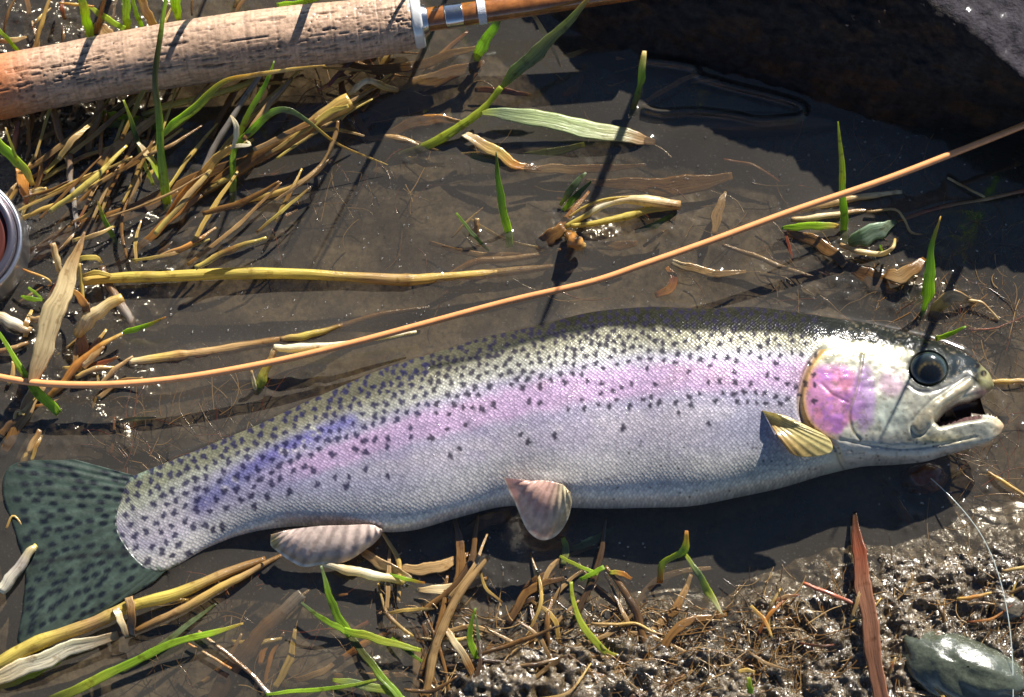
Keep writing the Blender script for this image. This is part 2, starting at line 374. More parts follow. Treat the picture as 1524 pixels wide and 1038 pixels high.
B('grass_shoot', 'wide bright blade cut by the top edge, left of the tall stem', 'grass blade', L_, [(266,30,3),(262,10,12),(256,-20,22)], [8,16,20], [YG,BG,BG])
B('grass_shoot', 'flat green blade showing over the middle of the grip', 'grass blade', L_, [(412,8,8),(450,4,10),(500,-14,12)], [8,10,8], [BG,BG,GR])
R('dry_straw', 'thin tan stem behind the grip near the top left corner', 'stem', S_, [(50,75,3),(62,35,8),(78,-15,12)], [6,7,5], [TN,ST,TN])
R('dry_straw', 'thin dark stem at the very corner of the top left', 'stem', S_, [(5,50,3),(12,20,8),(30,-15,12)], [4,5,4], [BR,TN,BR])
B('grass_shoot', 'thin green blade crossing the left edge above the grip', 'grass blade', L_, [(28,78,3),(8,55,12),(-12,35,16)], [5,7,5], [BG,GR,YG])
B('dead_leaf', 'tan leaf strip lying flat above the grip at the left edge', 'dead leaf', S_, [(-5,62,2),(20,60,4),(40,55,4)], [6,9,3], [TN,PA,TN])
R('dry_straw', 'orange thin stem crossing the green blades in the top left', 'stem', S_, [(88,5,12),(112,7,13),(140,10,12)], [3,5,3], [OR,ST,OR])
R('dry_straw', 'pair of tan stems behind the grip between the green blades', 'stem', S_, [(142,50,3),(150,22,10),(158,-15,16)], [8,7,6], [BR,OR,TN])
B('dead_leaf', 'broad brown leaf base behind the grip under the green blade', 'dead leaf', W_, [(165,62,2),(154,45,4),(146,36,5)], [24,20,8], [BR,TN,BR])
B('fallen_leaf', 'broad bright green leaf lying flat in the water under the grip', 'leaf', L_, [(148,170,-1),(165,178,0),(190,182,0),(222,180,-1)], [12,26,24,8], [BG,BG,GR,BG], fold=0.05)
B('fallen_leaf', 'paler green leaf lying under the water right of the flat leaf', 'leaf', L_, [(216,186,-1),(245,192,-2),(296,200,-3)], [8,15,4], [BG,GG,GG], fold=0.05)
B('grass_shoot', 'thin dark blade crossing the flat green leaf', 'grass blade', L_, [(228,276,2),(212,235,8),(199,192,16),(184,149,24)], [5,8,8,3], [YG,OL,DG,YG])
B('fallen_leaf', 'small pale curled leaf on the left of the tall grass stem', 'leaf', L_, [(237,268,9),(229,245,12),(217,228,15),(205,212,17)], [4,11,12,5], [BG,YG,PA,WH], roll=30)
for i, (pp, ww, cc, lab) in enumerate([
    ([(128,238,-2),(136,205,2),(148,160,6),(150,140,8)], [14,13,12,10], [BR,TN,BR], 'upright brown stub just below the grip at the left'),
    ([(108,280,-2),(100,235,2),(86,190,6),(78,160,8)], [10,10,12,12], [DB,BR,BR], 'dark wet stem left of the brown stub under the grip'),
    ([(115,345,0),(110,300,2),(104,262,4),(104,230,5)], [7,8,10,12], [GY,GY,BR], 'grey stem hanging straight down above the dried leaf tip'),
    ([(20,232,4),(24,200,8),(28,178,10)], [7,9,8], [BR,RB,DB], 'reddish brown stub beside the folded leaf at the left edge'),
    ([(66,365,-3),(95,325,-1),(140,280,1),(176,245,3)], [5,7,7,4], [DB,BR,DB], 'thin brown stem sunk in dark water right of the reel'),
    ([(180,330,-3),(196,290,0),(208,250,3),(214,225,4)], [10,13,12,8], [DB,TN,BR], 'pale submerged stalk left of the foot of the tall stem'),
    ([(40,175,3),(44,215,3),(38,240,2)], [5,6,4], [TN,BR,DB], 'thin curved stem just under the left end of the grip'),
    ]):
    R('dry_straw', lab, 'stem', W_, pp, ww, cc)
# --- left
B('dead_leaf', 'large dried tan leaf with a sharp tip, left of the yellow reed', 'dead leaf', S_, [(126,345,26),(112,382,27),(96,425,26),(80,465,24),(62,520,18),(48,572,12)], [3,16,29,34,32,16], [BR,TN,PA,PA,PA,TN], roll=-12, fold=0.2)
R('dry_straw', 'pale short stalk behind the tip of the large dried leaf', 'stem', S_, [(90,410,3),(85,388,8),(78,362,12)], [9,11,10], [TN,PA,TN])
B('dead_leaf', 'yellow folded leaf scrap to the right of the dried leaf tip', 'dead leaf', S_, [(110,392,13),(122,385,15),(142,384,15),(152,392,12)], [3,8,9,3], [YS,YS,ST])
R('dry_straw', 'thin yellow upright straw left of the yellow reed', 'stem', S_, [(124,447,6),(121,420,9),(118,392,14)], [5,6,6], [ST,YS,ST])
R('dry_straw', 'thin curling orange fibre between the reel and the dried leaf', 'stem', S_, [(34,401,8),(52,408,9),(72,416,9),(76,424,7),(70,426,6)], [3,4,3,2,2], [OR,ST,OR])
B('dead_leaf', 'brown curled leaf hanging beside the pale stub', 'dead leaf', S_, [(104,428,10),(118,442,11),(128,458,14),(130,480,4)], [4,11,15,6], [ST,OR,BR,BR], roll=25)
R('reed_stub', 'stout pale cut reed stub pointing up right, below the yellow reed', 'reed', S_, [(116,500,4),(130,478,9),(152,460,12),(182,442,14)], [14,24,19,14], [ST,PA,PA,ST])
B('dead_leaf', 'orange leaf base hanging below the pale stub', 'dead leaf', W_, [(116,488,5),(122,510,4),(124,530,2)], [10,18,13], [OR,OR,BR])
R('dry_straw', 'orange brown stem running down from the stub to the orange line', 'stem', W_, [(185,495,5),(150,515,6),(118,540,5),(92,572,2),(72,592,0)], [5,9,12,12,9], [ST,OR,OR,BR])
R('reed_stub', 'small tan stub with a wet tip under the green sprig', 'reed', S_, [(124,546,4),(140,530,6),(155,516,6)], [11,11,5], [PA,TN,BR])
B('grass_shoot', 'green sprig with a dry brown tip pointing right, beside the pale stub', 'grass blade', L_, [(180,496,5),(195,492,8),(215,486,11),(247,472,14)], [4,9,7,2], [BG,BG,BG,OR])
B('grass_shoot', 'tiny green leaf lying flat beside the reel rim', 'grass blade', L_, [(31,441,9),(45,445,9),(63,447,7)], [3,9,4], [BG,GR,GR])
B('grass_shoot', 'tiny upper leaf of the pair beside the reel rim', 'grass blade', L_, [(42,428,10),(52,436,9),(63,446,7)], [3,5,3], [BG,GR,GR])
B('grass_shoot', 'green blade lying over the orange line at the left', 'grass blade', L_, [(-4,492,14),(20,530,14),(42,566,12),(64,592,8),(88,615,2)], [5,8,12,16,12], [GR,BG,GR,BG,GR], roll=10)
B('dead_leaf', 'brown strip beside the green blade under the orange line', 'dead leaf', W_, [(58,570,5),(42,605,3),(22,640,1),(5,675,-1)], [22,20,18,12], [TN,TN,BR,BR])
R('dry_straw', 'pale wet stalk at the left edge below the reel', 'stem', W_, [(-8,468,4),(18,480,5),(45,494,3)], [16,18,12], [TN,WH,TN])
R('dry_straw', 'thin dark straw under the pale wet stalk at the left edge', 'stem', W_, [(-5,524,2),(20,518,3),(42,510,2)], [8,8,6], [BR,TN,BR])
R('dry_straw', 'brown stalk leaning up behind the large dried leaf', 'stem', W_, [(150,398,2),(165,430,2),(190,470,0),(196,488,-2)], [12,14,16,12], [DB,BR,GY,BR])
for i, (pp, ww, cc, lab) in enumerate([
    ([(28,700,-2),(45,668,0),(60,640,1)], [8,12,8], [ST,TN,BR], 'tan straw at the left edge above the tail fin'),
    ([(0,650,1),(15,632,2),(36,618,2)], [12,12,8], [BR,DB,BR], 'brown leaf clump at the left edge under the orange line'),
    ([(20,632,2),(25,612,4),(36,618,5)], [5,5,4], [ST,TN,ST], 'tan hooked straw above the tail fin at the left edge'),
    ([(0,880,3),(20,856,4),(44,822,4),(54,812,3)], [18,18,13,7], [WH,GY,YS], 'shiny split reed at the left edge crossing the tail fin'),
    ([(8,790,0),(20,768,1),(38,790,0)], [4,4,3], [BR,ST,BR], 'thin fibre over the outer edge of the tail fin'),
    ]):
    R('dry_straw', lab, 'stem', W_, pp, ww, cc)
# --- long reeds of the middle
R('dry_reed', 'long yellow reed lying flat with a brown joint, above the fish', 'reed', S_, [(124,419,4),(185,414,4),(245,411,4),(330,407,4),(420,408,3),(510,412,2),(600,416,1),(655,413,0),(720,409,-1),(780,402,-2),(842,394,-3)], [13,16,17,17,17,15,17,15,14,12,7], [ST,YS,YS,YS,YS,TN,ST,ST,TN,BR], node=[(0.165,0.14,0.012),(0.61,0.18,0.012)])
B('dead_leaf', 'yellow sheath curled on the left end of the long yellow reed', 'dead leaf', S_, [(122,412,7),(140,406,8),(160,409,7),(168,414,5)], [4,8,6,3], [ST,YS,ST])
R('dry_reed', 'dull brown reed half sunk between the orange line and the fish back', 'reed', W_, [(192,538,0),(235,534,0),(290,527,0),(350,517,-1),(420,507,-1),(480,494,-2),(560,470,-3),(640,458,-4)], [11,14,15,15,14,12,9,5], [PA,ST,TN,TN,BR,BR,BR,DB], node=[(0.23,0.2,0.02)])
R('dry_reed', 'yellow patch of reed surfacing above the bent straw', 'reed', S_, [(418,505,0),(455,500,1),(510,485,0)], [9,12,6], [TN,YS,BR])
R('bent_straw', 'bent yellow straw under the orange line with its foot in the water', 'stem', S_, [(382,586,-4),(388,568,2),(400,540,6),(411,518,9)], [9,16,11,9], [BG,YG,ST,PA])
R('dry_straw', 'white bleached straw running along the orange line', 'stem', S_, [(408,518,9),(440,518,10),(500,513,10),(560,504,9),(620,494,8)], [10,13,8,7,4], [WH,WH,WH,WH])
R('dry_straw', 'tiny stub left of the foot of the bent yellow straw', 'stem', S_, [(382,586,-2),(378,570,4),(374,552,8)], [6,6,4], [PA,WH,TN])
# --- upper middle
B('fallen_leaf', 'long pale green leaf lying on the water with a brown outer end', 'leaf', WL_, [(716,169,9),(745,168,9),(800,178,7.5),(860,189,5.5),(915,200,3.5),(948,206,2),(975,212,-1)], [5,18,27,29,27,20,9], [YG,GG,(0.42,0.5,0.22),(0.42,0.5,0.22),(0.5,0.5,0.25),TN,BR], fold=0.09, roll=-15, th=0.1)
B('dead_leaf', 'wet amber leaf in the water below the pale green leaf', 'dead leaf', W_, [(688,198,3),(712,212,3),(742,228,2),(768,246,1),(805,252,-1)], [9,18,17,14,6], [PA,TN,ST,OR,BR], roll=-15)
B('dead_leaf', 'drowned brown leaf trailing right from the amber leaf', 'dead leaf', W_, [(780,252,-2),(830,252,-3),(880,252,-3),(960,246,-4)], [8,16,14,5], [TN,TN,BR,BR])
B('dead_leaf', 'drowned yellow-green leaf under the pale green leaf', 'leaf', W_, [(700,232,-3),(740,240,-4),(800,232,-4),(870,215,-4)], [10,20,16,8], [YG,OL,OL,OL])
B('grass_shoot', 'bright green pointed blade standing just right of the grip end', 'grass blade', L_, [(708,92,-3),(716,72,4),(733,45,12),(748,18,20)], [9,19,14,9], [YG,BG,BG,GR], roll=-10)
B('dead_leaf', 'thin tan blade hanging from behind the rod, right of the green blade', 'dead leaf', S_, [(785,10,22),(806,42,17),(822,70,12),(834,100,7)], [4,8,6,2], [TN,PA,TN])
B('dead_leaf', 'brown drowned leaf under the end of the cork grip', 'dead leaf', W_, [(505,92,-3),(560,103,-3),(620,98,-3),(668,82,-2),(712,70,-1)], [8,16,15,14,6], [BR,TN,BR,BR,TN])
B('dead_leaf', 'wide tan drowned leaf below the end of the grip', 'dead leaf', W_, [(585,138,-1),(620,127,-2),(665,112,-2),(718,94,-3)], [8,24,24,10], [TN,TN,BR,BR])
R('dry_reed', 'short bent amber reed with a white joint at the frayed reed end', 'reed', S_, [(516,142,6),(532,130,8),(547,120,8),(568,128,6),(592,135,2)], [7,10,9,12,8], [ST,WH,WH,ST,TN])
B('dead_leaf', 'dark orange leaf drowned behind the frayed reed end', 'dead leaf', W_, [(505,110,-1),(515,150,-1),(540,190,-2),(552,218,-3)], [8,13,12,6], [BR,RB,BR,BR])
B('dead_leaf', 'amber wet leaf lying at the foot of the big green stem', 'dead leaf', W_, [(575,200,-3),(620,182,-1),(655,178,0),(690,183,1)], [10,20,14,6], [BR,BR,OR,TN])
B('dead_leaf', 'broad dark leaf drowned between the reed end and the green stem', 'dead leaf', W_, [(515,170,-5),(560,160,-5),(620,155,-5),(645,150,-5)], [20,44,40,12], [DB,BR,BR,DB])
B('grass_shoot', 'narrow pointed blade standing alone in the middle of the pool', 'grass blade', L_, [(760,368,-4),(755,340,2),(746,298,12),(741,262,20),(738,226,26)], [10,12,12,8,2], [BG,BG,GR,GR,OL])
B('grass_shoot', 'small dark blade slanting in the water left of the lone blade', 'grass blade', L_, [(728,374,-2),(703,348,4),(679,317,9)], [4,6,3], [GR,GG,GR])
R('dry_straw', 'tiny stub in the water beside the small dark blade', 'stem', W_, [(712,352,-1),(709,338,2),(710,325,4)], [7,8,7], [TN,BR,TN])
R('dry_reed', 'brown branch of leaf left under water above the fish back', 'reed', W_, [(650,418,-3),(710,390,-3),(770,385,-3),(835,372,-3)], [6,12,10,6], [BR,BR,TN,BR])
# clump mid right
B('fallen_leaf', 'grey-green short leaf at the left end of the straw clump', 'leaf', L_, [(834,306,1),(846,288,5),(858,272,8),(872,257,10)], [4,11,11,3], [YG,GG,GG,GG])
B('fallen_leaf', 'darker green leaf behind the grey-green one', 'leaf', L_, [(838,314,1),(850,300,3),(862,288,5),(880,270,11.5)], [5,11,9,3], [BG,GR,DG,DG])
R('dry_reed', 'upper straw of the wet clump, white with glare at its right end', 'reed', S_, [(842,338,2),(870,322,4),(895,308,5),(930,297,6),(962,300,6),(1012,305,3)], [7,8,10,11,18,15], [YS,YS,WH,PA,PA,TN], node=[(0.72,0.15,0.02)])
R('dry_reed', 'lower yellow straw of the wet clump', 'reed', S_, [(850,337,3),(900,330,4),(935,321,4),(975,311,4),(1008,309,2)], [7,10,12,11,7], [YS,YS,YS,ST])
R('dry_reed', 'thin arched straw over the wet clump', 'reed', S_, [(846,324,3),(870,308,5),(905,296,7),(945,293,7)], [3,4,4,3], [ST,YS,ST])
R('reed_stub', 'round amber bud under the left end of the straw clump', 'reed', W_, [(846,348,2),(856,360,9),(866,368,4)], [14,24,14], [BR,OR,ST])
B('dead_leaf', 'matted brown root end of the straw clump', 'dead leaf', W_, [(800,366,-1),(820,352,2),(840,338,3)], [14,24,14], [DB,BR,BR])
B('fallen_leaf', 'green leaf edge under the lower straw of the clump', 'leaf', L_, [(945,345,-1),(975,335,0),(1005,318,1)], [6,10,6], [DG,GR,OL])
B('dead_leaf', 'pale diamond-shaped drowned leaf right of the clump', 'dead leaf', W_, [(1063,350,-2),(1066,325,-2),(1074,300,-2),(1080,285,-3)], [5,18,12,3], [TN,TN,TN])
B('dead_leaf', 'wide brown drowned leaf trailing from the clump to the right', 'dead leaf', W_, [(870,270,-4),(940,275,-4),(1010,278,-4),(1090,262,-5)], [6,20,34,12], [BR,BR,BR,BR])
B('dead_leaf', 'brown drowned leaf below the straw clump', 'dead leaf', W_, [(895,362,-2),(920,366,-2),(948,362,-2)], [4,16,8], [TN,BR,BR])
B('dead_leaf', 'silvery wet leaf surfacing below the orange line', 'dead leaf', W_, [(1000,390,1),(1025,398,1),(1070,408,0),(1110,404,-2)], [7,13,12,5], [PA,TN,TN,TN])
B('dead_leaf', 'hooked red-brown leaf drowned beneath the orange line', 'dead leaf', W_, [(992,398,-2),(1003,415,-2),(995,432,-2),(975,440,-2)], [6,12,14,8], [OR,RB,OR,RB])
R('dry_reed', 'long dim straw under water between the silvery leaf and the root mound', 'reed', W_, [(1075,365,-2),(1120,380,-2),(1170,400,-2),(1230,420,-2)], [5,8,8,6], [BR,TN,BR])
# right clump
B('grass_shoot', 'tall pointed blade crossing behind the orange line at the right', 'grass blade', L_, [(1256,364,-4),(1256,330,4),(1254,285,16),(1252,232,28),(1247,181,40)], [10,12,11,8,2], [YG,GR,BG,YG,YG])
B('fallen_leaf', 'bright green leaf lying flat left of the tall pointed blade', 'leaf', L_, [(1163,340,3),(1185,338,4),(1220,336,4),(1248,337,3)], [4,11,12,7], [GR,BG,BG,ST])
B('fallen_leaf', 'pale grey-green wet leaf lying right of the tall pointed blade', 'leaf', L_, [(1262,362,1),(1285,352,3),(1310,342,3),(1334,330,2)], [10,30,26,5], [GG,(0.3,0.4,0.3),(0.35,0.45,0.35),GG], fold=0.1, roll=10)
R('dry_reed', 'wet tan reed running up right behind the tall blade', 'reed', W_, [(1175,318,-1),(1215,308,0),(1260,298,1),(1305,290,2),(1342,286,1)], [10,12,11,9,6], [BR,TN,TN,PA,PA])
R('dry_reed', 'second wet reed just above the flat green leaf', 'reed', W_, [(1178,328,0),(1220,323,1),(1262,317,1),(1300,312,0)], [8,10,9,5], [TN,PA,TN,BR])
B('dead_leaf', 'brown leaf pointing down right under the flat green leaf', 'dead leaf', W_, [(1170,346,1),(1205,356,2),(1235,374,3),(1258,395,2)], [9,18,19,12], [BR,BR,BR,DB])
R('dry_straw', 'tan twig on the crest of the root mound', 'stem', S_, [(1250,365,4),(1280,375,5),(1310,378,5),(1328,370,10.5),(1332,356,7)], [7,9,8,6,4], [TN,PA,PA,ST])
B('dead_leaf', 'red-brown leaf edge curving over the water left of the mound', 'dead leaf', W_, [(1168,345,2),(1174,365,1),(1180,388,0)], [4,5,3], [RB,RB,RB])
B('dead_leaf', 'shiny brown leaf on top of the root mound', 'dead leaf', W_, [(1318,408,3),(1338,412,5),(1360,400,6),(1376,385,5)], [16,24,20,8], [BR,TN,BR,BR], roll=-15)
B('dead_leaf', 'dark leaf hanging under the root mound', 'dead leaf', W_, [(1270,400,1),(1305,420,0),(1340,432,-1)], [18,34,14], [DB,BR,DB])
B('grass_shoot', 'broad green blade standing just above the eye of the fish', 'grass blade', L_, [(1372,476,-3),(1377,452,4),(1382,432,10),(1383,405,17),(1387,365,26),(1400,322,34)], [6,9,21,16,8,2], [DG,BG,BG,BG,GR,ST], roll=12)
B('grass_shoot', 'thin green blade left of the broad blade', 'grass blade', L_, [(1313,382,2),(1312,372,6),(1309,365,9)], [4,4,2], [GR,GR,BG])
B('grass_shoot', 'short green blade sticking out behind the head of the fish', 'grass blade', L_, [(1392,505,12),(1410,499,14),(1438,486,18)], [8,8,3], [YG,BG,GR])
B('dead_leaf', 'amber leaf hump in the water above the snout', 'dead leaf', W_, [(1388,474,-2),(1398,455,3),(1416,441,6),(1440,446,3),(1452,452,0)], [12,22,22,12,5], [BR,ST,TN,TN,BR], roll=20)
R('root', 'thin pale root curling right from the amber hump', 'root', S_, [(1440,447,3),(1460,450,3),(1474,462,2),(1487,476,1)], [4,4,3,2], [PA,TN,PA])
R('root', 'dark red twig lying on the water at the right edge', 'root', W_, [(1335,330,0),(1370,318,1),(1410,306,1),(1450,300,1),(1475,295,2),(1530,283,3)], [6,6,7,5,6,6], [BR,RB,BR,TN,RB])
R('root', 'pale thin straw running down to the dark red twig', 'root', S_, [(1410,265,1),(1435,278,2),(1466,294,2)], [4,4,4], [PA,TN,PA])
R('root', 'thin red root in the water right of the short green blade', 'root', W_, [(1443,491,0),(1475,490,0),(1500,482,0),(1530,468,0)], [3,4,3,3], [RB,RB,RB])
R('dry_straw', 'tan straw poking out in front of the snout', 'stem', S_, [(1470,569,1),(1495,568,2),(1530,567,2)], [7,8,8], [TN,ST,TN])
R('root', 'thin curved root over the mound beside the pale green leaf', 'root', S_, [(1290,316,2),(1330,312,3),(1345,325,2),(1355,345,1),(1375,350,0)], [4,4,4,4,3], [TN,PA,TN])
R('root', 'straw slanting down at the right edge below the jaw', 'root', S_, [(1470,703,1),(1495,718,2),(1528,740,2)], [4,5,5], [TN,ST,TN])
# sprout in dark water
B('sprout', 'single green sprout standing in the dark water below the boulder', 'sprout', L_, [(942,172,-3),(945,152,4),(952,130,9),(955,112,13),(959,76,19)], [10,10,8,13,7], [DG,OL,GR,BG,PA], th=0.6)
# --- bottom left
R('dry_reed', 'long yellow reed lying below the tail fin', 'reed', S_, [(-10,992,4),(60,957,5),(140,926,6),(190,905,6),(260,884,5),(330,856,3),(395,832,0)], [20,21,18,17,17,14,9], [YS,YS,TN,YS,YS,TN,BR], node=[(0.5,0.12,0.015)])
B('dry_reed', 'bleached split reed below the long yellow one, ending at the brown clasp', 'reed', S_, [(-10,1010,3),(50,988,5),(110,963,6),(176,946,5)], [22,25,22,12], [PA,WH,WH,TN], fold=0.2, roll=12)
B('dead_leaf', 'yellow-green underside strip of the bleached reed', 'dead leaf', L_, [(-5,1022,1),(40,1006,2),(90,985,2)], [14,13,5], [ST,YG,YG])
R('dry_reed', 'thin straw reed running up to the anal fin', 'reed', S_, [(200,940,3),(260,912,4),(330,874,4),(375,850,2),(420,826,0)], [8,12,12,9,6], [BR,TN,ST,TN,BR])
B('dead_leaf', 'brown leaf clasp folded across the two reeds', 'dead leaf', W_, [(192,889,10),(196,915,10),(194,948,5)], [12,13,15], [TN,BR,DB], roll=20)
B('dead_leaf', 'narrow wet strip left of the brown clasp', 'dead leaf', W_, [(172,905,9),(180,925,9),(190,950,5)], [11,10,7], [TN,PA,BR])
B('grass_shoot', 'long green blade lying along the bottom left', 'grass blade', L_, [(75,1045,2),(130,1018,4),(190,990,5),(250,960,6),(310,944,6),(362,928,6)], [15,14,12,11,9,3], [OL,YG,GR,GR,BG,ST])
B('grass_shoot', 'dull olive blade just above the long green blade', 'grass blade', L_, [(180,1000,1),(230,968,2),(280,930,2),(322,898,1)], [8,9,8,3], [OL,OL,GG,OL])
R('root', 'brown twig crossing the water right of the green blade', 'root', W_, [(295,940,2),(340,975,2),(375,1005,1),(402,1036,1)], [5,6,6,8], [TN,BR,BR,GY])
R('root', 'short orange twig beside the brown one', 'root', W_, [(280,958,2),(310,975,2),(344,996,2)], [3,4,4], [OR,TN,OR])
R('dry_reed', 'thick dark drowned reed with a pale cut end', 'reed', W_, [(315,1045,-4),(355,985,-3),(400,930,-2),(450,884,-1)], [24,26,22,16], [DB,DB,BR,GY], th=0.5)
# bottom centre
B('grass_shoot', 'pointed green blade rising from the plant under the anal fin', 'grass blade', L_, [(520,945,2),(500,912,7),(488,880,12),(478,842,16)], [12,12,9,3], [BG,GR,GR,GG])
B('grass_shoot', 'green blade reaching left from the plant under the anal fin', 'grass blade', L_, [(522,944,2),(500,932,5),(478,920,8),(448,897,10)], [10,9,7,3], [BG,GR,GR,GG])
B('grass_shoot', 'green blade with a white glint lying right of that plant', 'grass blade', L_, [(508,938,3),(540,945,5),(580,957,6),(626,968,5)], [9,12,11,6], [BG,YG,YG,YG])
B('grass_shoot', 'olive blade running down right from the plant to the bottom edge', 'grass blade', L_, [(518,944,1),(545,978,3),(570,1010,4),(600,1044,4)], [9,11,11,10], [OL,OL,GR,GR])
B('grass_shoot', 'thin green blade slanting across the glinting one', 'grass blade', L_, [(582,950,2),(605,968,4),(628,985,4)], [5,6,4], [GR,DG,GR])
B('grass_shoot', 'thin green blade lying along the bottom edge at the left', 'grass blade', L_, [(395,1034,2),(440,1029,3),(500,1024,4),(560,1012,4)], [4,6,6,3], [GR,BG,GR,YG])
B('grass_shoot', 'pale green leaf at the bottom edge under the plant', 'leaf', L_, [(495,1012,2),(530,1018,3),(580,1030,3),(605,1045,3)], [5,12,12,8], [YG,GG,YG,YG])
R('dry_reed', 'short pale reed emerging from under the anal fin', 'reed', S_, [(480,838,5),(515,848,6),(555,856,6),(602,866,4)], [9,14,14,10], [WH,PA,WH,YS])
B('grass_shoot', 'small green tip with orange end beside the pale reed', 'grass blade', L_, [(580,855,6),(603,862,7),(632,868,10)], [4,6,3], [GR,BG,OR])
B('dead_leaf', 'translucent wet leaf right of the anal fin', 'dead leaf', W_, [(538,820,2),(565,838,3),(595,852,3),(612,862,2)], [10,17,12,6], [BR,TN,TN,PA], roll=15)
B('dead_leaf', 'tan wet leaf with a wavy edge below the belly', 'dead leaf', W_, [(595,845,1),(630,848,2),(665,840,3),(698,824,2)], [9,18,17,5], [TN,TN,TN,BR], roll=-10)
B('dead_leaf', 'brown wet leaf with glints below the wavy leaf', 'dead leaf', W_, [(622,878,3),(655,878,4),(690,872,4),(725,862,2)], [6,15,14,6], [TN,PA,TN,BR])
R('dry_straw', 'long tan stem rising from the litter to the pelvic fin', 'stem', S_, [(632,1042,2),(642,990,4),(658,935,7),(690,875,9),(728,828,10)], [12,13,13,12,6], [BR,TN,TN,TN,TN])
R('dry_reed', 'upright brown drowned reed in the bottom litter', 'reed', W_, [(622,1042,-1),(626,980,-1),(628,925,-1)], [24,22,16], [DB,TN,BR], th=0.3)
B('grass_shoot', 'green blade standing in the bottom litter', 'grass blade', L_, [(720,992,1),(704,968,5),(699,940,9),(708,905,13)], [8,10,8,2], [GR,BG,GR,GR])
B('grass_shoot', 'narrow grey blade beside the green one in the litter', 'grass blade', L_, [(715,985,2),(712,950,6),(708,915,10)], [5,5,2], [GG,GG,GG])
B('dead_leaf', 'curved brown strip with wet glints in the bottom litter', 'dead leaf', W_, [(662,935,5),(678,958,6),(698,990,5),(716,1035,3)], [8,10,11,9], [TN,PA,BR,BR])
B('grass_shoot', 'yellow-green twig with a crossbar right of the pelvic fin', 'grass blade', L_, [(833,828,6),(855,840,7),(890,855,6)], [4,6,5], [YG,YG,BG])
B('grass_shoot', 'short green crossbar on the yellow-green twig', 'grass blade', L_, [(863,863,6),(880,855,8),(899,844,9)], [5,7,7], [BG,BG,GR])
B('dead_leaf', 'orange dry tip right of the crossbar', 'dead leaf', S_, [(907,852,6),(925,854,7),(940,862,6)], [6,8,4], [YG,OR,OR])
B('dead_leaf', 'green-brown leaf tucked under the pelvic fin', 'leaf', W_, [(838,800,1),(842,818,1),(838,842,1)], [6,12,8], [GR,OL,OL])
B('grass_shoot', 'bowed yellow-green blade left of the mud bank', 'grass blade', L_, [(850,866,8),(853,895,7),(864,925,6),(885,955,5),(908,973,4),(935,976,2)], [5,6,9,11,7,3], [YG,YG,YG,YG,ST])
R('root', 'wavy tan strand right of the bowed blade', 'root', S_, [(880,928,4),(915,930,5),(945,928,5),(970,940,4),(992,947,3)], [4,5,4,4,3], [TN,ST,TN])
B('sprout', 'green sprout bent over beside the fish shadow, upper part', 'sprout', L_, [(982,868,1),(985,842,6),(1003,828,11),(1018,820,14),(1022,790,18)], [9,10,8,13,5], [OR,YG,YG,BG,OR])
B('grass_shoot', 'pale pointed leaf hanging down right from the bent sprout', 'grass blade', L_, [(1020,826,13),(1038,852,15),(1055,882,7),(1076,916,4)], [5,9,12,2], [YG,GG,YG,WH])
B('dry_reed', 'wide red-brown reed standing at the bottom right over the mud', 'reed', S_, [(1272,762,3),(1278,820,5),(1287,880,7),(1298,950,8),(1312,1045,8)], [5,20,24,25,22], [DB,RB,(0.3,0.14,0.08),(0.3,0.14,0.08),(0.3,0.14,0.08)], fold=0.22, roll=10)
R('root', 'short orange-red twig lying left of the red-brown reed', 'root', W_, [(1195,868,4),(1220,878,5),(1248,889,5),(1275,901,4)], [5,6,6,5], [(0.5,0.14,0.06),(0.5,0.14,0.06),RB])
B('grass_shoot', 'small green blade at the bottom edge of the mud bank', 'grass blade', L_, [(1118,1042,4),(1116,1025,7),(1114,1008,9)], [8,9,5], [YG,GR,YG])
B('dead_leaf', 'dark drowned leaf with a glint edge below the gill', 'dead leaf', W_, [(1312,722,-1),(1330,745,0),(1348,768,0),(1362,782,-1)], [5,14,14,5], [DB,DB,BR,DB])
B('dead_leaf', 'dark drowned leaf below the belly near the pelvic fin', 'dead leaf', W_, [(682,798,-1),(712,780,0),(745,768,0),(760,756,-1)], [6,20,20,8], [DB,BR,DB])
B('dead_leaf', 'green-grey drowned leaf right of the pelvic fin', 'leaf', W_, [(850,818,-1),(880,806,0),(915,785,-1)], [8,14,5], [OL,GG,DG])

for i, (bx, by, hgt_, lx, ly, wd, lab) in enumerate([(690,-60,90,-20,-60,14,'tall reed past the top edge behind the rod'),(640,-50,80,-35,-40,13,'short reed past the top edge behind the rod'),
    (1080,-180,135,40,-50,15,'tall broad reed growing behind the boulder'),(480,-60,80,20,-40,16,'green reed past the top edge above the cork grip'),(330,-60,85,-25,-50,16,'green reed past the top edge above the middle of the grip'),(180,-60,80,10,-50,18,'green reed past the top edge in the top left tangle'),(1560,120,120,30,-30,14,'reed growing past the right edge beside the boulder')]):
    B('tall_reed', lab, 'reed', L_, [(bx,by,-6),(bx+lx*0.2,by+ly*0.1,hgt_*0.35),(bx+lx*0.6,by+ly*0.5,hgt_*0.7),(bx+lx,by+ly,hgt_)], [wd*0.8,wd,wd*0.8,3], [YG,GR,BG,ST])
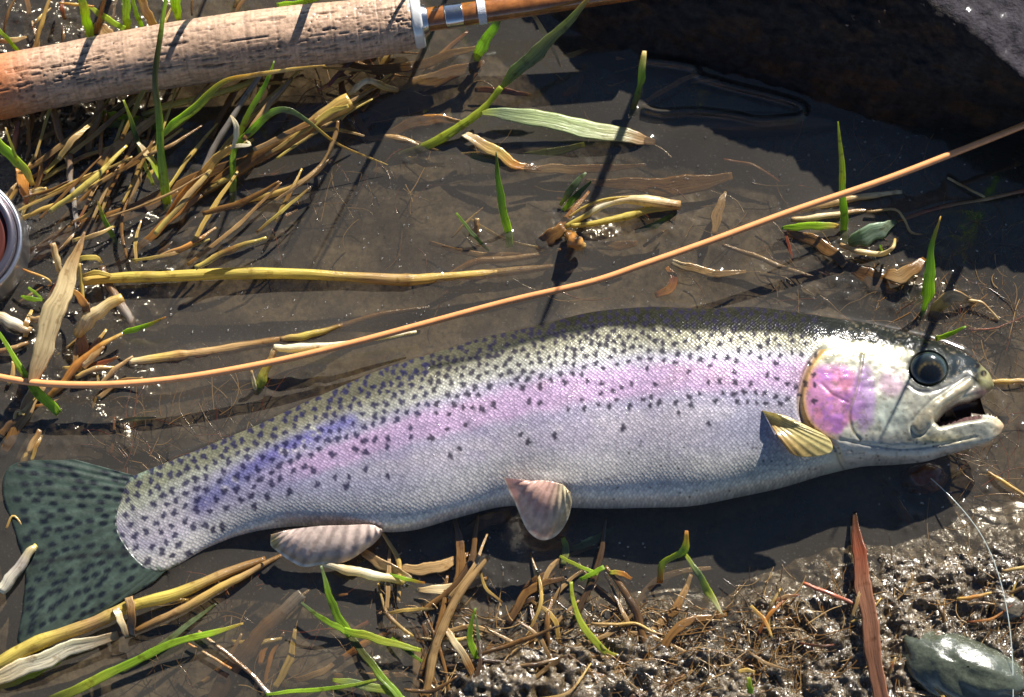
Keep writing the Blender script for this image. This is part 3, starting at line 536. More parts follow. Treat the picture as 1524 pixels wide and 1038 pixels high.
# ------------------------------------------------------------------ fish outline (photo px), needed by the water as well
FL = [  # dorsal, ventral, half thickness px, mid height mm
 ((163,757),(165,785),1.5,0.5),((170,736),(181,817),3,0.6),((183,719),(205,842),5,0.8),((205,706),(243,851),9,1.0),((265,682),(310,815),18,1.6),((325,658),(368,794),31,2),((385,633),(436,783),37,4),
 ((450,602),(500,785),42,5),((508,578),(556,792),47,4),((570,551),(615,788),52,7),((640,529),(680,769),56,8),((720,507),(750,754),60,5),
 ((800,486),(820,752),64,9.5),((880,469),(890,756),68,6),((960,462),(960,755),70,6),((1040,461),(1030,750),71,11),((1120,463),(1100,740),70,7),
 ((1190,469),(1170,722),68,12),((1250,478),(1230,704),64,13),((1300,488),(1285,694),58,9),((1340,497),(1335,691),52,10),((1375,505),(1378,685),45,15),
 ((1405,514),(1413,676),38,15.5),((1432,525),(1445,667),30,15.5),((1455,541),(1470,659),21,15.5),((1470,555),(1486,649),12,15.5),((1478,572),(1494,636),5,15.5)]
GAP = [(1520,560),(1477,577),(1468,586),(1446,594),(1430,597),(1412,608),(1398,624),(1402,628),(1440,621),(1466,618),(1484,623),(1493,631),(1520,640)]
FOUT = [f[0] for f in FL]+[f[1] for f in FL[::-1]]

# ------------------------------------------------------------------ water
tall = [(250,318,-4),(244,262,12),(238,212,24),(236,168,34),(231,115,48),(238,55,58),(246,5,62),(250,-30,66)]
bigstem = [(568,238,-7),(600,230,-3),(640,214,1),(688,187,5),(712,168,7),(732,148,10),(746,130,13),(770,104,17),(800,76,22),(832,46,27),(862,14,33),(880,-6,36)]
for t in TAB: note_cross(t['pts'], t['w'])
note_cross(tall, [14]*8); note_cross(bigstem, [14]*12)
WX, WY, WF = grid_mesh(0.00062)
wh = np.zeros(WX.shape)
xs = WX[0]; ys = WY[:, 0]
def bump_at(cx, cy, r, hgt, fall=0.0016):
    R_ = r+fall*4.5
    i0, i1 = np.searchsorted(xs, [cx-R_, cx+R_]); j0, j1 = np.searchsorted(ys, [cy-R_, cy+R_])
    if i0 >= i1 or j0 >= j1: return
    sx = WX[j0:j1, i0:i1]; sy = WY[j0:j1, i0:i1]
    d = np.maximum(np.hypot(sx-cx, sy-cy)-r, 0)
    sub = wh[j0:j1, i0:i1]; np.maximum(sub, hgt*np.exp(-d/fall)-0.00001, out=sub)
for c in CROSS: bump_at(*c)
rb_ = random.Random(5)
for (x0, y0, x1, y1, nn_) in ((0,180,420,420,110),(0,440,200,690,40),(0,0,420,60,40),(590,840,900,1030,90),(1180,340,1440,460,60),(820,300,1010,370,30),(1300,600,1524,790,30),(500,90,720,260,20),(380,540,520,600,12)):
    for _ in range(nn_):
        q_ = P(rb_.uniform(x0, x1), rb_.uniform(y0, y1)); bump_at(q_[0], q_[1], rb_.uniform(0, 0.0015), rb_.uniform(0.0003, 0.0011), rb_.uniform(0.0009, 0.0022))
# meniscus round the fish
d0 = np.stack([WX.ravel(), WY.ravel(), np.zeros(WX.size)], -1); wqx, wqy = proj(d0)
mk = (wqx > 120) & (wqx < 1540) & (wqy > 420) & (wqy < 880)
fo = FOUT+[FOUT[0]]
dd, _ = polydist(wqx[mk], wqy[mk], fo); fh = np.zeros(WX.size); ff = np.where(wqx[mk] < 250, 0.0, 0.0013)*np.exp(-np.maximum(dd-3, 0)/9); fh[mk] = ff
wh = np.maximum(wh, fh.reshape(WX.shape))
# the raised rim of water drawn to the boulder, closed curve
RIM = [(960,92),(1028,102),(1040,116),(1085,130),(1150,146),(1188,158),(1196,168),(1180,178),(1130,182),(1090,174),(1035,168),(985,170),(960,165)]
rs_ = spline(RIM, 120)
mk = (wqx > 860) & (wqx < 1300) & (wqy > 40) & (wqy < 260)
dd, _ = polydist(wqx[mk], wqy[mk], [tuple(p) for p in rs_]); rr_ = np.zeros(WX.size); rr_[mk] = 0.0034*np.exp(-(dd/5.5)**2)
wh = wh+rr_.reshape(WX.shape)
wh += 0.00035*(fbm(WX*1000/34, WY*1000/34, 3, 91)-0.5)*np.exp(-np.hypot(WX, WY)*2)
wt = NT('silty_water'); tc = wt.n('TexCoord')
ns = wt.n('TexNoise', i_Vector=tc.outputs['Object'], i_Scale=60.0, i_Detail=2.0)
bp = wt.n('Bump', i_Height=ns.outputs[0]); bp.inputs['Strength'].default_value = 0.25; bp.inputs['Distance'].default_value = 0.001
n2_ = wt.n('TexNoise', i_Vector=tc.outputs['Object'], i_Scale=14.0, i_Detail=4.0)
ge = wt.n('NewGeometry'); dt = wt.n('VectorMath', operation='DOT_PRODUCT'); wt.l(bp.outputs[0], dt.inputs[0]); wt.l(ge.outputs['Incoming'], dt.inputs[1])
cs_ = wt.math('SUBTRACT', 1.0, wt.math('MINIMUM', wt.math('ABSOLUTE', dt.outputs['Value']), 1.0))
frs = wt.math('ADD', wt.math('MULTIPLY', wt.math('POWER', cs_, 5.0), 0.95), 0.036)
gl = wt.n('BsdfGlossy', i_Roughness=0.09); wt.l(bp.outputs[0], gl.inputs['Normal']); gl.inputs[0].default_value = (1, 1, 1, 1)
tr = wt.n('BsdfTransparent'); tr.inputs[0].default_value = (0.80, 0.77, 0.70, 1)
df = wt.n('BsdfDiffuse'); df.inputs[0].default_value = (0.142, 0.124, 0.100, 1)
sp = wt.n('TexNoise', i_Vector=tc.outputs['Object'], i_Scale=900.0, i_Detail=1.0)
murk = wt.math('ADD', wt.math('MULTIPLY', n2_.outputs[0], 0.30), 0.10)
murk = wt.math('ADD', murk, wt.math('MULTIPLY', wt.math('GREATER_THAN', sp.outputs[0], 0.69), 0.25))
m1 = wt.n('MixShader', i_0=murk, i_1=tr.outputs[0], i_2=df.outputs[0])
m2 = wt.n('MixShader', i_0=frs, i_1=m1.outputs[0], i_2=gl.outputs[0]); wt.l(m2.outputs[0], wt.out.inputs[0])
wobj = link_mesh('pool_water', np.stack([WX, WY, wh], -1).reshape(-1, 3), WF, wt.m)
wobj['kind'] = 'structure'

# ------------------------------------------------------------------ boulder, top right
def loft(rows):
    idx = np.arange(rows.shape[0]*rows.shape[1]).reshape(rows.shape[:2])
    F = np.stack([idx[:-1, :-1], idx[:-1, 1:], idx[1:, 1:], idx[1:, :-1]], -1).reshape(-1, 4)
    return rows.reshape(-1, 3), F
M_ROCK = mat_attr('dark_wet_rock', 0.65, 0, 0.07, 0.8, 420., 0.12, 0.0012)
nu = 260
base = spline([tuple(P(*p)) for p in [(560,-60,-12),(780,28,-8),(870,72,-4),(1040,112,-4),(1200,156,-4),(1330,192,-4),(1530,214,-4),(1680,270,-6),(1900,420,-10)]], nu)
ridge = spline([tuple(P(*p)) for p in [(600,-330,30),(850,-270,44),(1000,-210,50),(1150,-120,52),(1280,-60,50),(1378,0,50),(1455,58,50),(1526,124,48),(1640,210,34),(1900,380,10)]], nu)
back = ridge+np.array([0.09, 0.13, -0.012]); far = back+np.array([0.03, 0.06, -0.06])
rows = []
for k in range(90):
    t = k/89; bul = 0.006*math.sin(t*PI)
    rows.append(base*(1-t)+ridge*t+np.array([0, -0.3, 1.0])*bul)
for k in range(1, 60):
    t = k/59; rows.append(ridge*(1-t)+back*t+np.array([0, 0, 0.004*math.sin(t*PI)]))
for k in range(1, 10):
    t = k/9; rows.append(back*(1-t)+far*t)
rows = np.array(rows)
RX, RY, RZ = rows[..., 0]*1000, rows[..., 1]*1000, rows[..., 2]*1000
dn = (fbm(RX/22+RZ/30, RY/22, 4, 101)-0.5)*7+(fbm(RX/5, RY/5+RZ/9, 5, 111)-0.5)*4.2
rows[..., 2] += dn*MM*0.8; rows[..., 1] -= dn*MM*0.4
rn = fbm(RX/12, RY/12+RZ/9, 5, 121); rn2 = fbm(RX/3, RY/3, 3, 131)
rc = np.array([0.026, 0.021, 0.020])+(np.array([0.05, 0.028, 0.018])-np.array([0.026, 0.021, 0.020]))*sstep(0.5, 0.65, rn)[..., None]
rc = rc*(0.55+0.9*rn2)[..., None]
topm = np.zeros(rows.shape[:2]); topm[90:] = 1
rc = rc*(1-topm[..., None])+topm[..., None]*np.array([0.035, 0.03, 0.038])*(0.4+rn2)[..., None]
V, F = loft(rows)
tag(link_mesh('boulder', V, F[:, ::-1], M_ROCK, col=rc.reshape(-1, 3)), 'large dark wet boulder filling the top right corner with a sunlit ridge', 'boulder')

def stone(name, cx, cy, z, rx, ry, rz, col, label, mat, seed, rot=0.0, amp=0.18):
    nu_, nv_ = 64, 34
    u = np.linspace(0, 2*PI, nu_, endpoint=False); v = np.linspace(0.02, PI-0.02, nv_)
    U, Vv = np.meshgrid(u, v); x = np.sin(Vv)*np.cos(U); y = np.sin(Vv)*np.sin(U); zz = np.cos(Vv)
    n = 1+amp*(fbm(x*1.6+zz+9, y*1.6+zz*1.3+5, 4, seed)-0.5)*2
    x, y, zz = x*n*rx*PX, y*n*ry*PX, zz*n*rz*PX
    c, s = math.cos(rot), math.sin(rot); x, y = x*c-y*s, x*s+y*c
    o = P(cx, cy, z); V = np.stack([x+o[0], y+o[1], zz+o[2]], -1).reshape(-1, 3)
    idx = np.arange(nu_*nv_).reshape(nv_, nu_); r = np.roll(idx, -1, 1)
    F = np.stack([idx[:-1], idx[1:], r[1:], r[:-1]], -1).reshape(-1, 4)
    cn = fbm(V[:, 0]*400, V[:, 1]*400, 4, seed+3)
    C = np.array(col)[None]*(0.6+0.8*cn)[:, None]
    return tag(link_mesh(name, V, F, mat, col=C), label, 'stone')
M_STONE = mat_attr('wet_stone', 0.2, 0, 0.8, 0.35, 600., 0.6, 0.0008)
stone('stone', 1432, 1000, 0, 95, 52, 42, (0.07, 0.08, 0.055), 'smooth grey-green wet stone half buried in the bottom right corner', M_STONE, 5, -0.35)
stone('stone', 1375, 712, -6, 34, 24, 26, (0.16, 0.05, 0.02), 'small reddish stone in the shadow under the jaw', M_STONE, 15)
stone('stone', 1110, 186, -8.2, 150, 20, 27, (0.02, 0.02, 0.018), 'low black stone just breaking the dark water below the boulder', M_STONE, 25, 0.02, 0.08)
stone('stone', 1500, 905, 2, 24, 18, 12, (0.12, 0.10, 0.07), 'small brown pebble at the right edge of the mud bank', M_STONE, 35)

# ------------------------------------------------------------------ the trout
def build_fish():
    NS, NTOP, NBOT = 900, 250, 64
    Q = []
    for D, Vn, T, zm in FL:
        d = P(D[0], D[1], zm); v = P(Vn[0], Vn[1], zm); Q.append((*d, *v, T*PX, ))
    # arc-length resample
    S = spline(Q, 3000)
    kz = np.exp(-(np.arange(-300, 301)/110)**2); kz /= kz.sum()
    for ci in (2, 5, 6):
        pad = np.concatenate([np.full(300, S[0, ci]), S[:, ci], np.full(300, S[-1, ci])]); sm = np.convolve(pad, kz, 'valid')
        ww = np.clip(np.minimum(np.arange(3000)/260, (2999-np.arange(3000))/420), 0, 1); S[:, ci] = S[:, ci]*(1-ww)+sm*ww
    mid = (S[:, :3]+S[:, 3:6])/2
    L = np.concatenate([[0], np.cumsum(np.linalg.norm(np.diff(mid, axis=0), axis=1))])
    Lt = np.linspace(0, L[-1], NS); S = np.stack([np.interp(Lt, L, S[:, i]) for i in range(7)], -1)
    D = S[:, :3]; Vn = S[:, 3:6]; T = S[:, 6]; M = (D+Vn)/2; A = (D-Vn)/2; a = np.linalg.norm(A, axis=1)
    # wide at top, rounded
    th = np.linspace(0, PI, NTOP); tb = np.linspace(PI, 2*PI, NBOT)[1:-1]
    TH = np.concatenate([th, tb]); NR = len(TH)
    ex = 2/2.15
    ct = np.sign(np.cos(TH))*np.abs(np.cos(TH))**ex; st = np.sign(np.sin(TH))*np.abs(np.sin(TH))**(2/2.75)
    V = M[:, None, :]+A[:, None, :]*ct[None, :, None]
    exn = np.interp(Lt/PX, [0, 120, 420], [1.0, 1.0, 2/2.45])
    st2 = np.sign(np.sin(TH))[None]*np.abs(np.sin(TH))[None]**exn[:, None]
    hz = T[:, None]*st2
    # push the thickest part of the flank a bit towards the back, flat belly
    V[..., 2] += hz
    tpar = np.repeat(ct[None], NS, 0); spar = np.repeat((Lt/PX)[:, None], NR, 1)
    qx, qy = proj(V.reshape(-1, 3)); qx = qx.reshape(V.shape[:2]); qy = qy.reshape(V.shape[:2])
    top = (st[None] >= -1e-6)
    # head relief ------------------------------------------------------------
    GILL = [(1238,508),(1222,524),(1204,548),(1194,580),(1193,608),(1202,632),(1222,650),(1246,664),(1254,684),(1262,700)]
    dg, sg = polydist(qx, qy, [tuple(p) for p in spline(GILL, 60)])
    sgn = dg*sg   # positive side test below
    # choose sign so head side is positive
    hp = np.array([[1300.0]]), np.array([[600.0]])
    _, s0 = polydist(hp[0], hp[1], GILL); sgn = sgn*s0[0, 0]
    near = sstep(1150, 1175, qx)*(qx < 1400)
    rel = 5.0*sstep(-2.0, 3.0, sgn)*np.exp(-np.maximum(sgn, 0)/70)*near*sstep(512, 530, qy)
    rel -= 2.6*np.exp(-((sgn+3)/4)**2)*near*sstep(512, 525, qy)
    PRE = [(1284,528),(1279,560),(1272,590),(1264,615),(1268,640),(1280,656)]
    dp, _ = polydist(qx, qy, [tuple(p) for p in spline(PRE, 40)]); rel -= 1.6*np.exp(-(dp/2.2)**2)+0*dp
    SUB = [(1222,572),(1238,588),(1262,600)]
    dsu, _ = polydist(qx, qy, SUB); rel -= 0.9*np.exp(-(dsu/2)**2)
    BRAN = [(1250,656),(1300,664),(1345,668),(1400,662),(1452,650)]
    db, _ = polydist(qx, qy, [tuple(p) for p in spline(BRAN, 40)]); rel -= 1.6*np.exp(-(db/2.4)**2)
    # folds of the branchiostegal skin
    for k in range(5):
        dk, _ = polydist(qx, qy, [(1248+k*4, 664+k*6), (1290+k*10, 676+k*4)]); rel -= 0.8*np.exp(-(dk/1.6)**2)
    # eye socket
    ex_, ey_ = 1382, 549
    re = np.hypot((qx-ex_)/28, (qy-ey_)/26.5)
    rel += 0.1*np.exp(-((re-1.15)/0.14)**2)-9*sstep(1.05, 0.85, re)
    # maxilla
    MAX = [(1440,571),(1418,588),(1392,609),(1368,635)]
    dm, _ = polydist(qx, qy, [tuple(p) for p in spline(MAX, 30)]); wmx = 8+3*sstep(1430, 1375, qx)
    rel += 4*np.sqrt(np.clip(1-(dm/wmx)**2, 0, 1)); rel -= 2.2*np.exp(-((dm-wmx-2)/2.2)**2)*(qx < 1450)
    LIP = [(1446,563),(1460,566),(1474,572)]
    dl, _ = polydist(qx, qy, LIP); rel += 3.0*np.exp(-(dl/7)**2)
    PREO = [(1352,573),(1368,583),(1392,582),(1425,567),(1441,558)]
    do, _ = polydist(qx, qy, [tuple(p) for p in spline(PREO, 30)]); rel -= 2.0*np.exp(-(do/2.5)**2)
    # lower jaw lip roll
    JL = [(1405,633),(1440,628),(1470,626),(1487,634)]
    dj, _ = polydist(qx, qy, [tuple(p) for p in spline(JL, 30)]); rel += 2.2*np.exp(-(dj/6)**2)
    # cheek undulation
    rel += (fbm(qx/26, qy/26, 3, 201)-0.5)*5*sstep(1200, 1260, qx)
    # skull roughness
    rel += (fbm(qx/7, qy/7, 3, 205)-0.5)*4.0*sstep(1240, 1330, qx)*sstep(530, 505, qy-0.0*(qx-1330))
    # body: lateral line groove, muscle undulations, dorsal fold
    lat = 0.06
    rel += (fbm(qx/110, qy/60, 2, 211)-0.5)*2.2*(1-sstep(1150, 1200, qx))
    FOLD = [(640,548),(700,536),(760,515),(820,500),(880,488)]
    dfd, _ = polydist(qx, qy, [tuple(p) for p in spline(FOLD, 40)]); rel -= 2.2*np.exp(-(dfd/3)**2)
    # pelvic fin base hump
    rel += 5*np.exp(-(((qx-815)/45)**2+((qy-722)/16)**2))
    # mouth edge rounding
    dgp, _ = polydist(qx, qy, GAP); ing = inpoly(qx, qy, GAP)
    w = 15.0; e = np.where(ing, 0, np.sqrt(np.clip(1-(1-np.clip(dgp/w, 0, 1))**2, 0, 1)))
    e = np.where(qx > 1380, e, 1)
    hz2 = np.where(top, (hz/PX+rel*np.clip(st[None]*3, 0, 1))*PX*e, hz*e)
    V[..., 2] = (M[:, None, 2]+A[:, None, 2]*ct[None])+hz2
    # ---- colours
    qx, qy = proj(V.reshape(-1, 3)); qx = qx.reshape(V.shape[:2]); qy = qy.reshape(V.shape[:2])
    def lay(c, col, m): return c+(np.array(col)-c)*np.clip(m, 0, 1)[..., None]
    nz = fbm(qx/14, qy/14, 4, 221); nf = fbm(qx/3.2, qy/3.2, 3, 231); nb = fbm(qx/60, qy/40, 3, 241)
    t = tpar+(nz-0.5)*0.10
    c = np.zeros(V.shape); c[:] = (0.50, 0.50, 0.52)
    BELLY = (0.70, 0.67, 0.60); LOW = (0.54, 0.50, 0.54); UP = (0.46, 0.46, 0.38); BACK = (0.012, 0.013, 0.008); OLV = (0.19, 0.18, 0.10)
    c = lay(c, LOW, sstep(-0.75, -0.35, t)); c = lay(c, BELLY, sstep(-0.45, -0.8, t))
    c = lay(c, (0.50, 0.51, 0.42), sstep(950, 1150, qx)*sstep(-0.6, -0.85, t))
    c = lay(c, UP, sstep(0.22, 0.42, t))
    # pink stripe
    STR = [(300,748),(400,712),(480,686),(560,656),(640,632),(720,611),(820,588),(920,570),(1040,560),(1190,560)]
    dst, _ = polydist(qx, qy, [tuple(p) for p in spline(STR, 80)])
    wst = np.interp(qx, [300, 500, 700, 900, 1190], [13, 21, 27, 29, 28])
    stripe = sstep(1.25, 0.45, dst/wst+(nz-0.5)*0.5)*sstep(330, 470, qx)*(qx < 1210)
    c = lay(c, (0.72, 0.70, 0.70), np.exp(-((dst-wst*0.95)/9)**2)*(qy < np.interp(qx, [300,600,900,1190], [720,640,575,560]))*sstep(800, 1000, qx)*0.8)  # pale sun glare along the stripe's upper edge, painted into the skin
    c = lay(c, (0.58, 0.38, 0.60), stripe*0.75)
    c = lay(c, (0.46, 0.30, 0.34), stripe*sstep(0.5, 0.7, nb)*sstep(560, 760, qx)*0.4)
    c = lay(c, (0.32, 0.30, 0.46), sstep(1.9, 0.9, dst/wst)*(1-stripe)*sstep(300, 420, qx)*(1-sstep(1150, 1200, qx))*0.45)
    # blue-violet patch on the rear flank and lower flank blush
    BLU = [(300,748),(350,712),(400,680),(455,652),(520,625)]
    dbl, _ = polydist(qx, qy, [tuple(p) for p in spline(BLU, 30)]); c = lay(c, (0.10, 0.09, 0.36), np.exp(-(dbl/17)**2)*0.8*sstep(0.3, 0.55, nz+0.1))
    c = lay(c, (0.28, 0.32, 0.52), np.exp(-(((qx-470)/190)**2+((qy-725)/26)**2))*0.35)
    c = lay(c, (0.36, 0.32, 0.46), sstep(0.5, 0.68, nb)*sstep(0.25, -0.1, t)*sstep(-0.7, -0.3, t)*0.4*(qx < 1200))
    c = lay(c, (0.33, 0.40, 0.52), np.exp(-(((qx-1130)/70)**2+((qy-640)/40)**2))*0.35)
    # olive gold back
    bk = np.interp(qx, [160, 400, 700, 850, 1000, 1200, 1330, 1480], [0.72, 0.66, 0.70, 0.72, 0.64, 0.60, 0.66, 0.3])
    c = lay(c, OLV, sstep(bk-0.30, bk-0.02, t)*0.85*(qx < 1240)); 
    c = lay(c, BACK, sstep(bk-0.03, bk+0.06, t)*np.interp(qx, [160, 600, 850, 1480], [0.30, 0.6, 0.97, 0.97])*(qx < 1330))
    c = lay(c, (0.03, 0.035, 0.03), np.exp(-(dfd/4)**2)*0.7)
    # peduncle greener
    c = lay(c, (0.33, 0.36, 0.22), sstep(420, 200, qx)*0.45*sstep(-0.6, 0.4, t))
    # ---- head
    hd = sstep(0, 3, sgn)*(qx > 1150)
    HEADC = (0.42, 0.41, 0.32)
    c = lay(c, HEADC, hd*0.95)
    c = lay(c, (0.34, 0.32, 0.20), hd*sstep(545, 520, qy)*0.8)
    SK = [(1160,478),(1250,492),(1310,505),(1350,512),(1395,520)]
    skull = (qy < np.interp(qx, [1200, 1250, 1300, 1340, 1370, 1400, 1430], [500, 507, 512, 520, 527, 540, 560]))
    dsk = np.interp(qx, [1200, 1250, 1300, 1340, 1370, 1400, 1430, 1480], [496, 503, 510, 518, 524, 536, 556, 590])-qy
    c = lay(c, (0.012, 0.014, 0.012), sstep(-4, 5, dsk+(nz-0.5)*14)*sstep(1180, 1215, qx))
    # snout dark blue-grey
    sn = sstep(1, -0.2, np.hypot((qx-1426)/46, (qy-548)/28)); c = lay(c, (0.016, 0.024, 0.03), sstep(0.0, 0.3, sn)*1.0)
    c = lay(c, (0.32, 0.30, 0.14), sstep(1452, 1470, qx)*(qy < 584))
    c = lay(c, (0.45, 0.22, 0.20), np.exp(-(((qx-1462)/14)**2+((qy-584)/6)**2))*0.8)
    for (nx_, ny_, r_) in ((1455, 545, 4), (1464, 556, 5), (1437, 567, 3.5)): c = lay(c, (0.01, 0.01, 0.012), sstep(r_+1.5, r_-1.5, np.hypot(qx-nx_, qy-ny_)))
    # pink cheek
    pk = sstep(1.12, 0.86, np.hypot((qx-1238)/46, (qy-592)/56)+(nz-0.5)*0.35)*hd*sstep(536, 556, qy)
    c = lay(c, (0.46, 0.17, 0.36), pk*0.9); c = lay(c, (0.34, 0.14, 0.42), pk*sstep(0.5, 0.62, fbm(qx/16, qy/16, 3, 251))*0.7); c = lay(c, (0.56, 0.20, 0.24), pk*sstep(0.5, 0.62, nb+(nz-0.5)*0.6)*0.5)
    pk2 = sstep(1.15, 0.7, np.hypot((qx-1286)/20, (qy-592)/50)+(nz-0.5)*0.3); c = lay(c, (0.36, 0.21, 0.44), pk2*0.8)
    pk3 = sstep(1.2, 0.5, np.hypot((qx-1325)/22, (qy-572)/22)+(nz-0.5)*0.6); c = lay(c, (0.58, 0.36, 0.50), pk3*0.6)
    ch = sstep(1.1, 0.4, np.hypot((qx-1325)/34, (qy-620)/36)); c = lay(c, (0.42, 0.48, 0.42), ch*0.6)
    # gold margin of the gill cover
    c = lay(c, (0.62, 0.36, 0.10), np.exp(-((sgn-2)/6)**2)*0.9*(qy > 520)*(qy < 655)*(qx > 1150))
    c = lay(c, (0.10, 0.05, 0.03), np.exp(-((sgn+5)/2.2)**2)*0.6*(qy > 530)*(qx > 1150)*(qx < 1300))
    c = lay(c, (0.25, 0.20, 0.08), np.exp(-(dp/2.0)**2)*0.55)
    c = lay(c, (0.5, 0.4, 0.2), np.exp(-(((qx-1262)/26)**2+((qy-676)/10)**2))*0.6)
    # pale underside of throat, jaw
    c = lay(c, (0.50, 0.48, 0.45), sstep(640, 668, qy)*hd*0.7)
    c = lay(c, (0.50, 0.40, 0.12), np.exp(-(((qx-1400)/50)**2+((qy-655)/9)**2))*0.55)
    c = lay(c, (0.40, 0.34, 0.22), sstep(wmx+1, wmx-3, dm)*(0.5+0.5*sstep(0.4, 0.6, nz)))
    c = lay(c, (0.62, 0.60, 0.55), np.exp(-(do/5)**2)*0.6)
    c = lay(c, (0.04, 0.05, 0.06), np.exp(-(do/2)**2)*0.7)
    c = lay(c, (0.50, 0.32, 0.16), sstep(1470, 1492, qx)*(qy > 610)*0.7)
    c = lay(c, (0.30, 0.05, 0.03), 0.8*np.exp(-((qx-1235)**2+(qy-662)**2)/60.0))
    mot = fbm(qx/9, qy/9, 4, 261); c = np.where((hd > 0.5)[..., None], c*(0.72+0.56*mot)[..., None], c)
    fr_ = fbm(qx/5, qy/5, 3, 263); c = lay(c, (0.16, 0.13, 0.08), hd*sstep(0.63, 0.72, fr_)*0.45)
    # mouth edge
    c = lay(c, (0.10, 0.05, 0.05), sstep(4, 0, dgp)*(qx > 1392)*(qx < 1462))
    # eye ring
    c = lay(c, (0.025, 0.03, 0.028), sstep(1.3, 1.02, re)*1.0)
    c = lay(c, (0.06, 0.05, 0.05), 0.85*np.exp(-(((qx-1284)**2+(qy-539)**2)/20.0)))
    c = lay(c, (0.05, 0.04, 0.05), 0.9*np.exp(-(((qx-1351)**2+(qy-578)**2)/13.0)))
    ENDL = [(225,699),(205,706),(183,719),(169,738),(162,760),(164,785),(178,815),(203,841),(243,851),(262,842)]
    de, _ = polydist(qx, qy, [tuple(p) for p in spline(ENDL, 60)]); c = lay(c, (0.20, 0.26, 0.18), sstep(7, 1, de+(fbm(qx/4, qy/4, 2, 271)-0.5)*12)*(qx < 275)*0.9)
    # ---- spots
    rs = random.Random(11); spots = []; blocked = []; tries = 0
    qxf = qx[:, :NTOP]; qyf = qy[:, :NTOP]; tf = tpar[:, :NTOP]
    cell = {}
    while len(spots) < 980 and tries < 30000:
        tries += 1
        i = rs.randrange(4, NS-3); j = rs.randrange(6, NTOP-14)
        x, y, tt = qxf[i, j], qyf[i, j], tf[i, j]
        if x > 1215 or (x > 1180 and y > 640): continue
        lowlim = np.interp(x, [160, 260, 330, 420, 560, 760, 1000, 1210], [-0.86, -0.75, -0.52, -0.25, -0.12, -0.10, -0.14, -0.22])
        if tt < lowlim: 
            if not (tt > lowlim-0.3 and rs.random() < 0.03): continue
        dens = np.interp(tt-lowlim, [0, 0.25, 0.6, 1.2], [0.6, 0.95, 1.0, 1.0])
        dsp = abs(float(np.interp(0, [0], [0])))
        ds_ = min(math.hypot(x-p[0], y-p[1]) for p in STR) if False else None
        if stripe[i, j] > 0.5: dens *= float(np.interp(x, [350, 500, 700, 1000], [1.0, 0.55, 0.22, 0.25]))
        if tt > 0.93: dens *= 0.7
        gap_ = float(np.interp(x, [160, 500, 900, 1200], [16, 13.5, 12.5, 13.5]))*(1.0 if tt < 0.5 else 0.85)
        if any(abs(p[0]-x) < gap_ and math.hypot(p[0]-x, (p[1]-y)*1.1) < gap_ for p in spots): continue
        if any(abs(p[0]-x) < gap_*0.55 and math.hypot(p[0]-x, p[1]-y) < gap_*0.55 for p in blocked): continue
        if rs.random() > dens: blocked.append((x, y)); continue
        spots.append((x, y))
    sc_col = (0.018, 0.016, 0.034)
    for (x, y) in spots:
        r = np.interp(x, [160, 450, 1200], [6.3, 5.5, 4.7])*(0.75+0.42*rs.random())
        m = (np.abs(qx-x) < 12) & (np.abs(qy-y) < 12)
        ii = np.nonzero(m)
        if not len(ii[0]): continue
        dx = qx[ii]-x; dy = qy[ii]-y; an = np.arctan2(dy, dx); p1, p2 = rs.random()*6, rs.random()*6
        rr = np.hypot(dx*1.1, dy)/(r*(1+0.12*np.sin(an*3+p1)+0.12*np.sin(an*4+p2)+0.16*np.cos(2*an+p1*2)))
        # a bright notch makes the x and crescent shapes
        na = rs.random()*6.28; nd = np.hypot(dx-math.cos(na)*r*0.75, dy-math.sin(na)*r*0.75)
        k = sstep(1.25, 0.65, rr)*(1-0.6*sstep(r*0.5, r*0.15, nd))*0.97
        k *= 0.92 if y < 9999 else 1
        sc = np.array(sc_col); 
        if x < 640: sc = np.array((0.016, 0.016, 0.055))
        c[ii] = c[ii]+(sc-c[ii])*k[:, None]
    # fine speckles on belly/cheek
    for _ in range(60):
        x = rs.uniform(900, 1440); y = rs.uniform(640, 745)
        m = (np.abs(qx-x) < 4) & (np.abs(qy-y) < 4); ii = np.nonzero(m)
        if len(ii[0]): 
            k = sstep(2.6, 1.0, np.hypot(qx[ii]-x, qy[ii]-y))*0.7; c[ii] = c[ii]*(1-k[:, None])+np.array((0.06, 0.05, 0.04))*k[:, None]
    c *= (0.80+0.26*nf)[..., None]
    scale_amt = (1-sstep(-10, 0, sgn)*(qx > 1150))*(1-sstep(1215, 1245, qx))
    # faces
    idx = np.arange(NS*NR).reshape(NS, NR); nx = np.roll(idx, -1, 1)
    F = np.stack([idx[:-1], idx[1:], nx[1:], nx[:-1]], -1)
    bad = ing & (qx > 1380)
    fb = bad[:-1]&bad[1:]&np.roll(bad, -1, 1)[:-1]&np.roll(bad, -1, 1)[1:]
    # snap the vertices that are inside the gap but used, to the gap edge
    F = F[~fb].reshape(-1, 4)
    used = np.zeros(NS*NR, bool); used[F.ravel()] = True
    ii = np.nonzero(used & bad.ravel())[0]
    gpts = np.array(spline(GAP[1:-1], 400)); Vf = V.reshape(-1, 3)
    qf = np.stack([qx.ravel()[ii], qy.ravel()[ii]], -1)
    for s in range(0, len(ii), 4000):
        dd2 = ((qf[s:s+4000, None]-gpts[None])**2).sum(-1); g_ = gpts[dd2.argmin(1)]
        for k_, vi in enumerate(ii[s:s+4000]):
            Vf[vi] = P(g_[k_][0], g_[k_][1], Vf[vi][2]*1000)
    # tail end cap
    capc = Vf[idx[0]].mean(0)
    keep = np.nonzero(used)[0]; remap = -np.ones(NS*NR, int); remap[keep] = np.arange(len(keep))
    F = remap[F]; Vf = Vf[keep]; C = c.reshape(-1, 3)[keep]
    UV = np.stack([spar, tpar*a[:, None]/PX], -1).reshape(-1, 2)[keep]
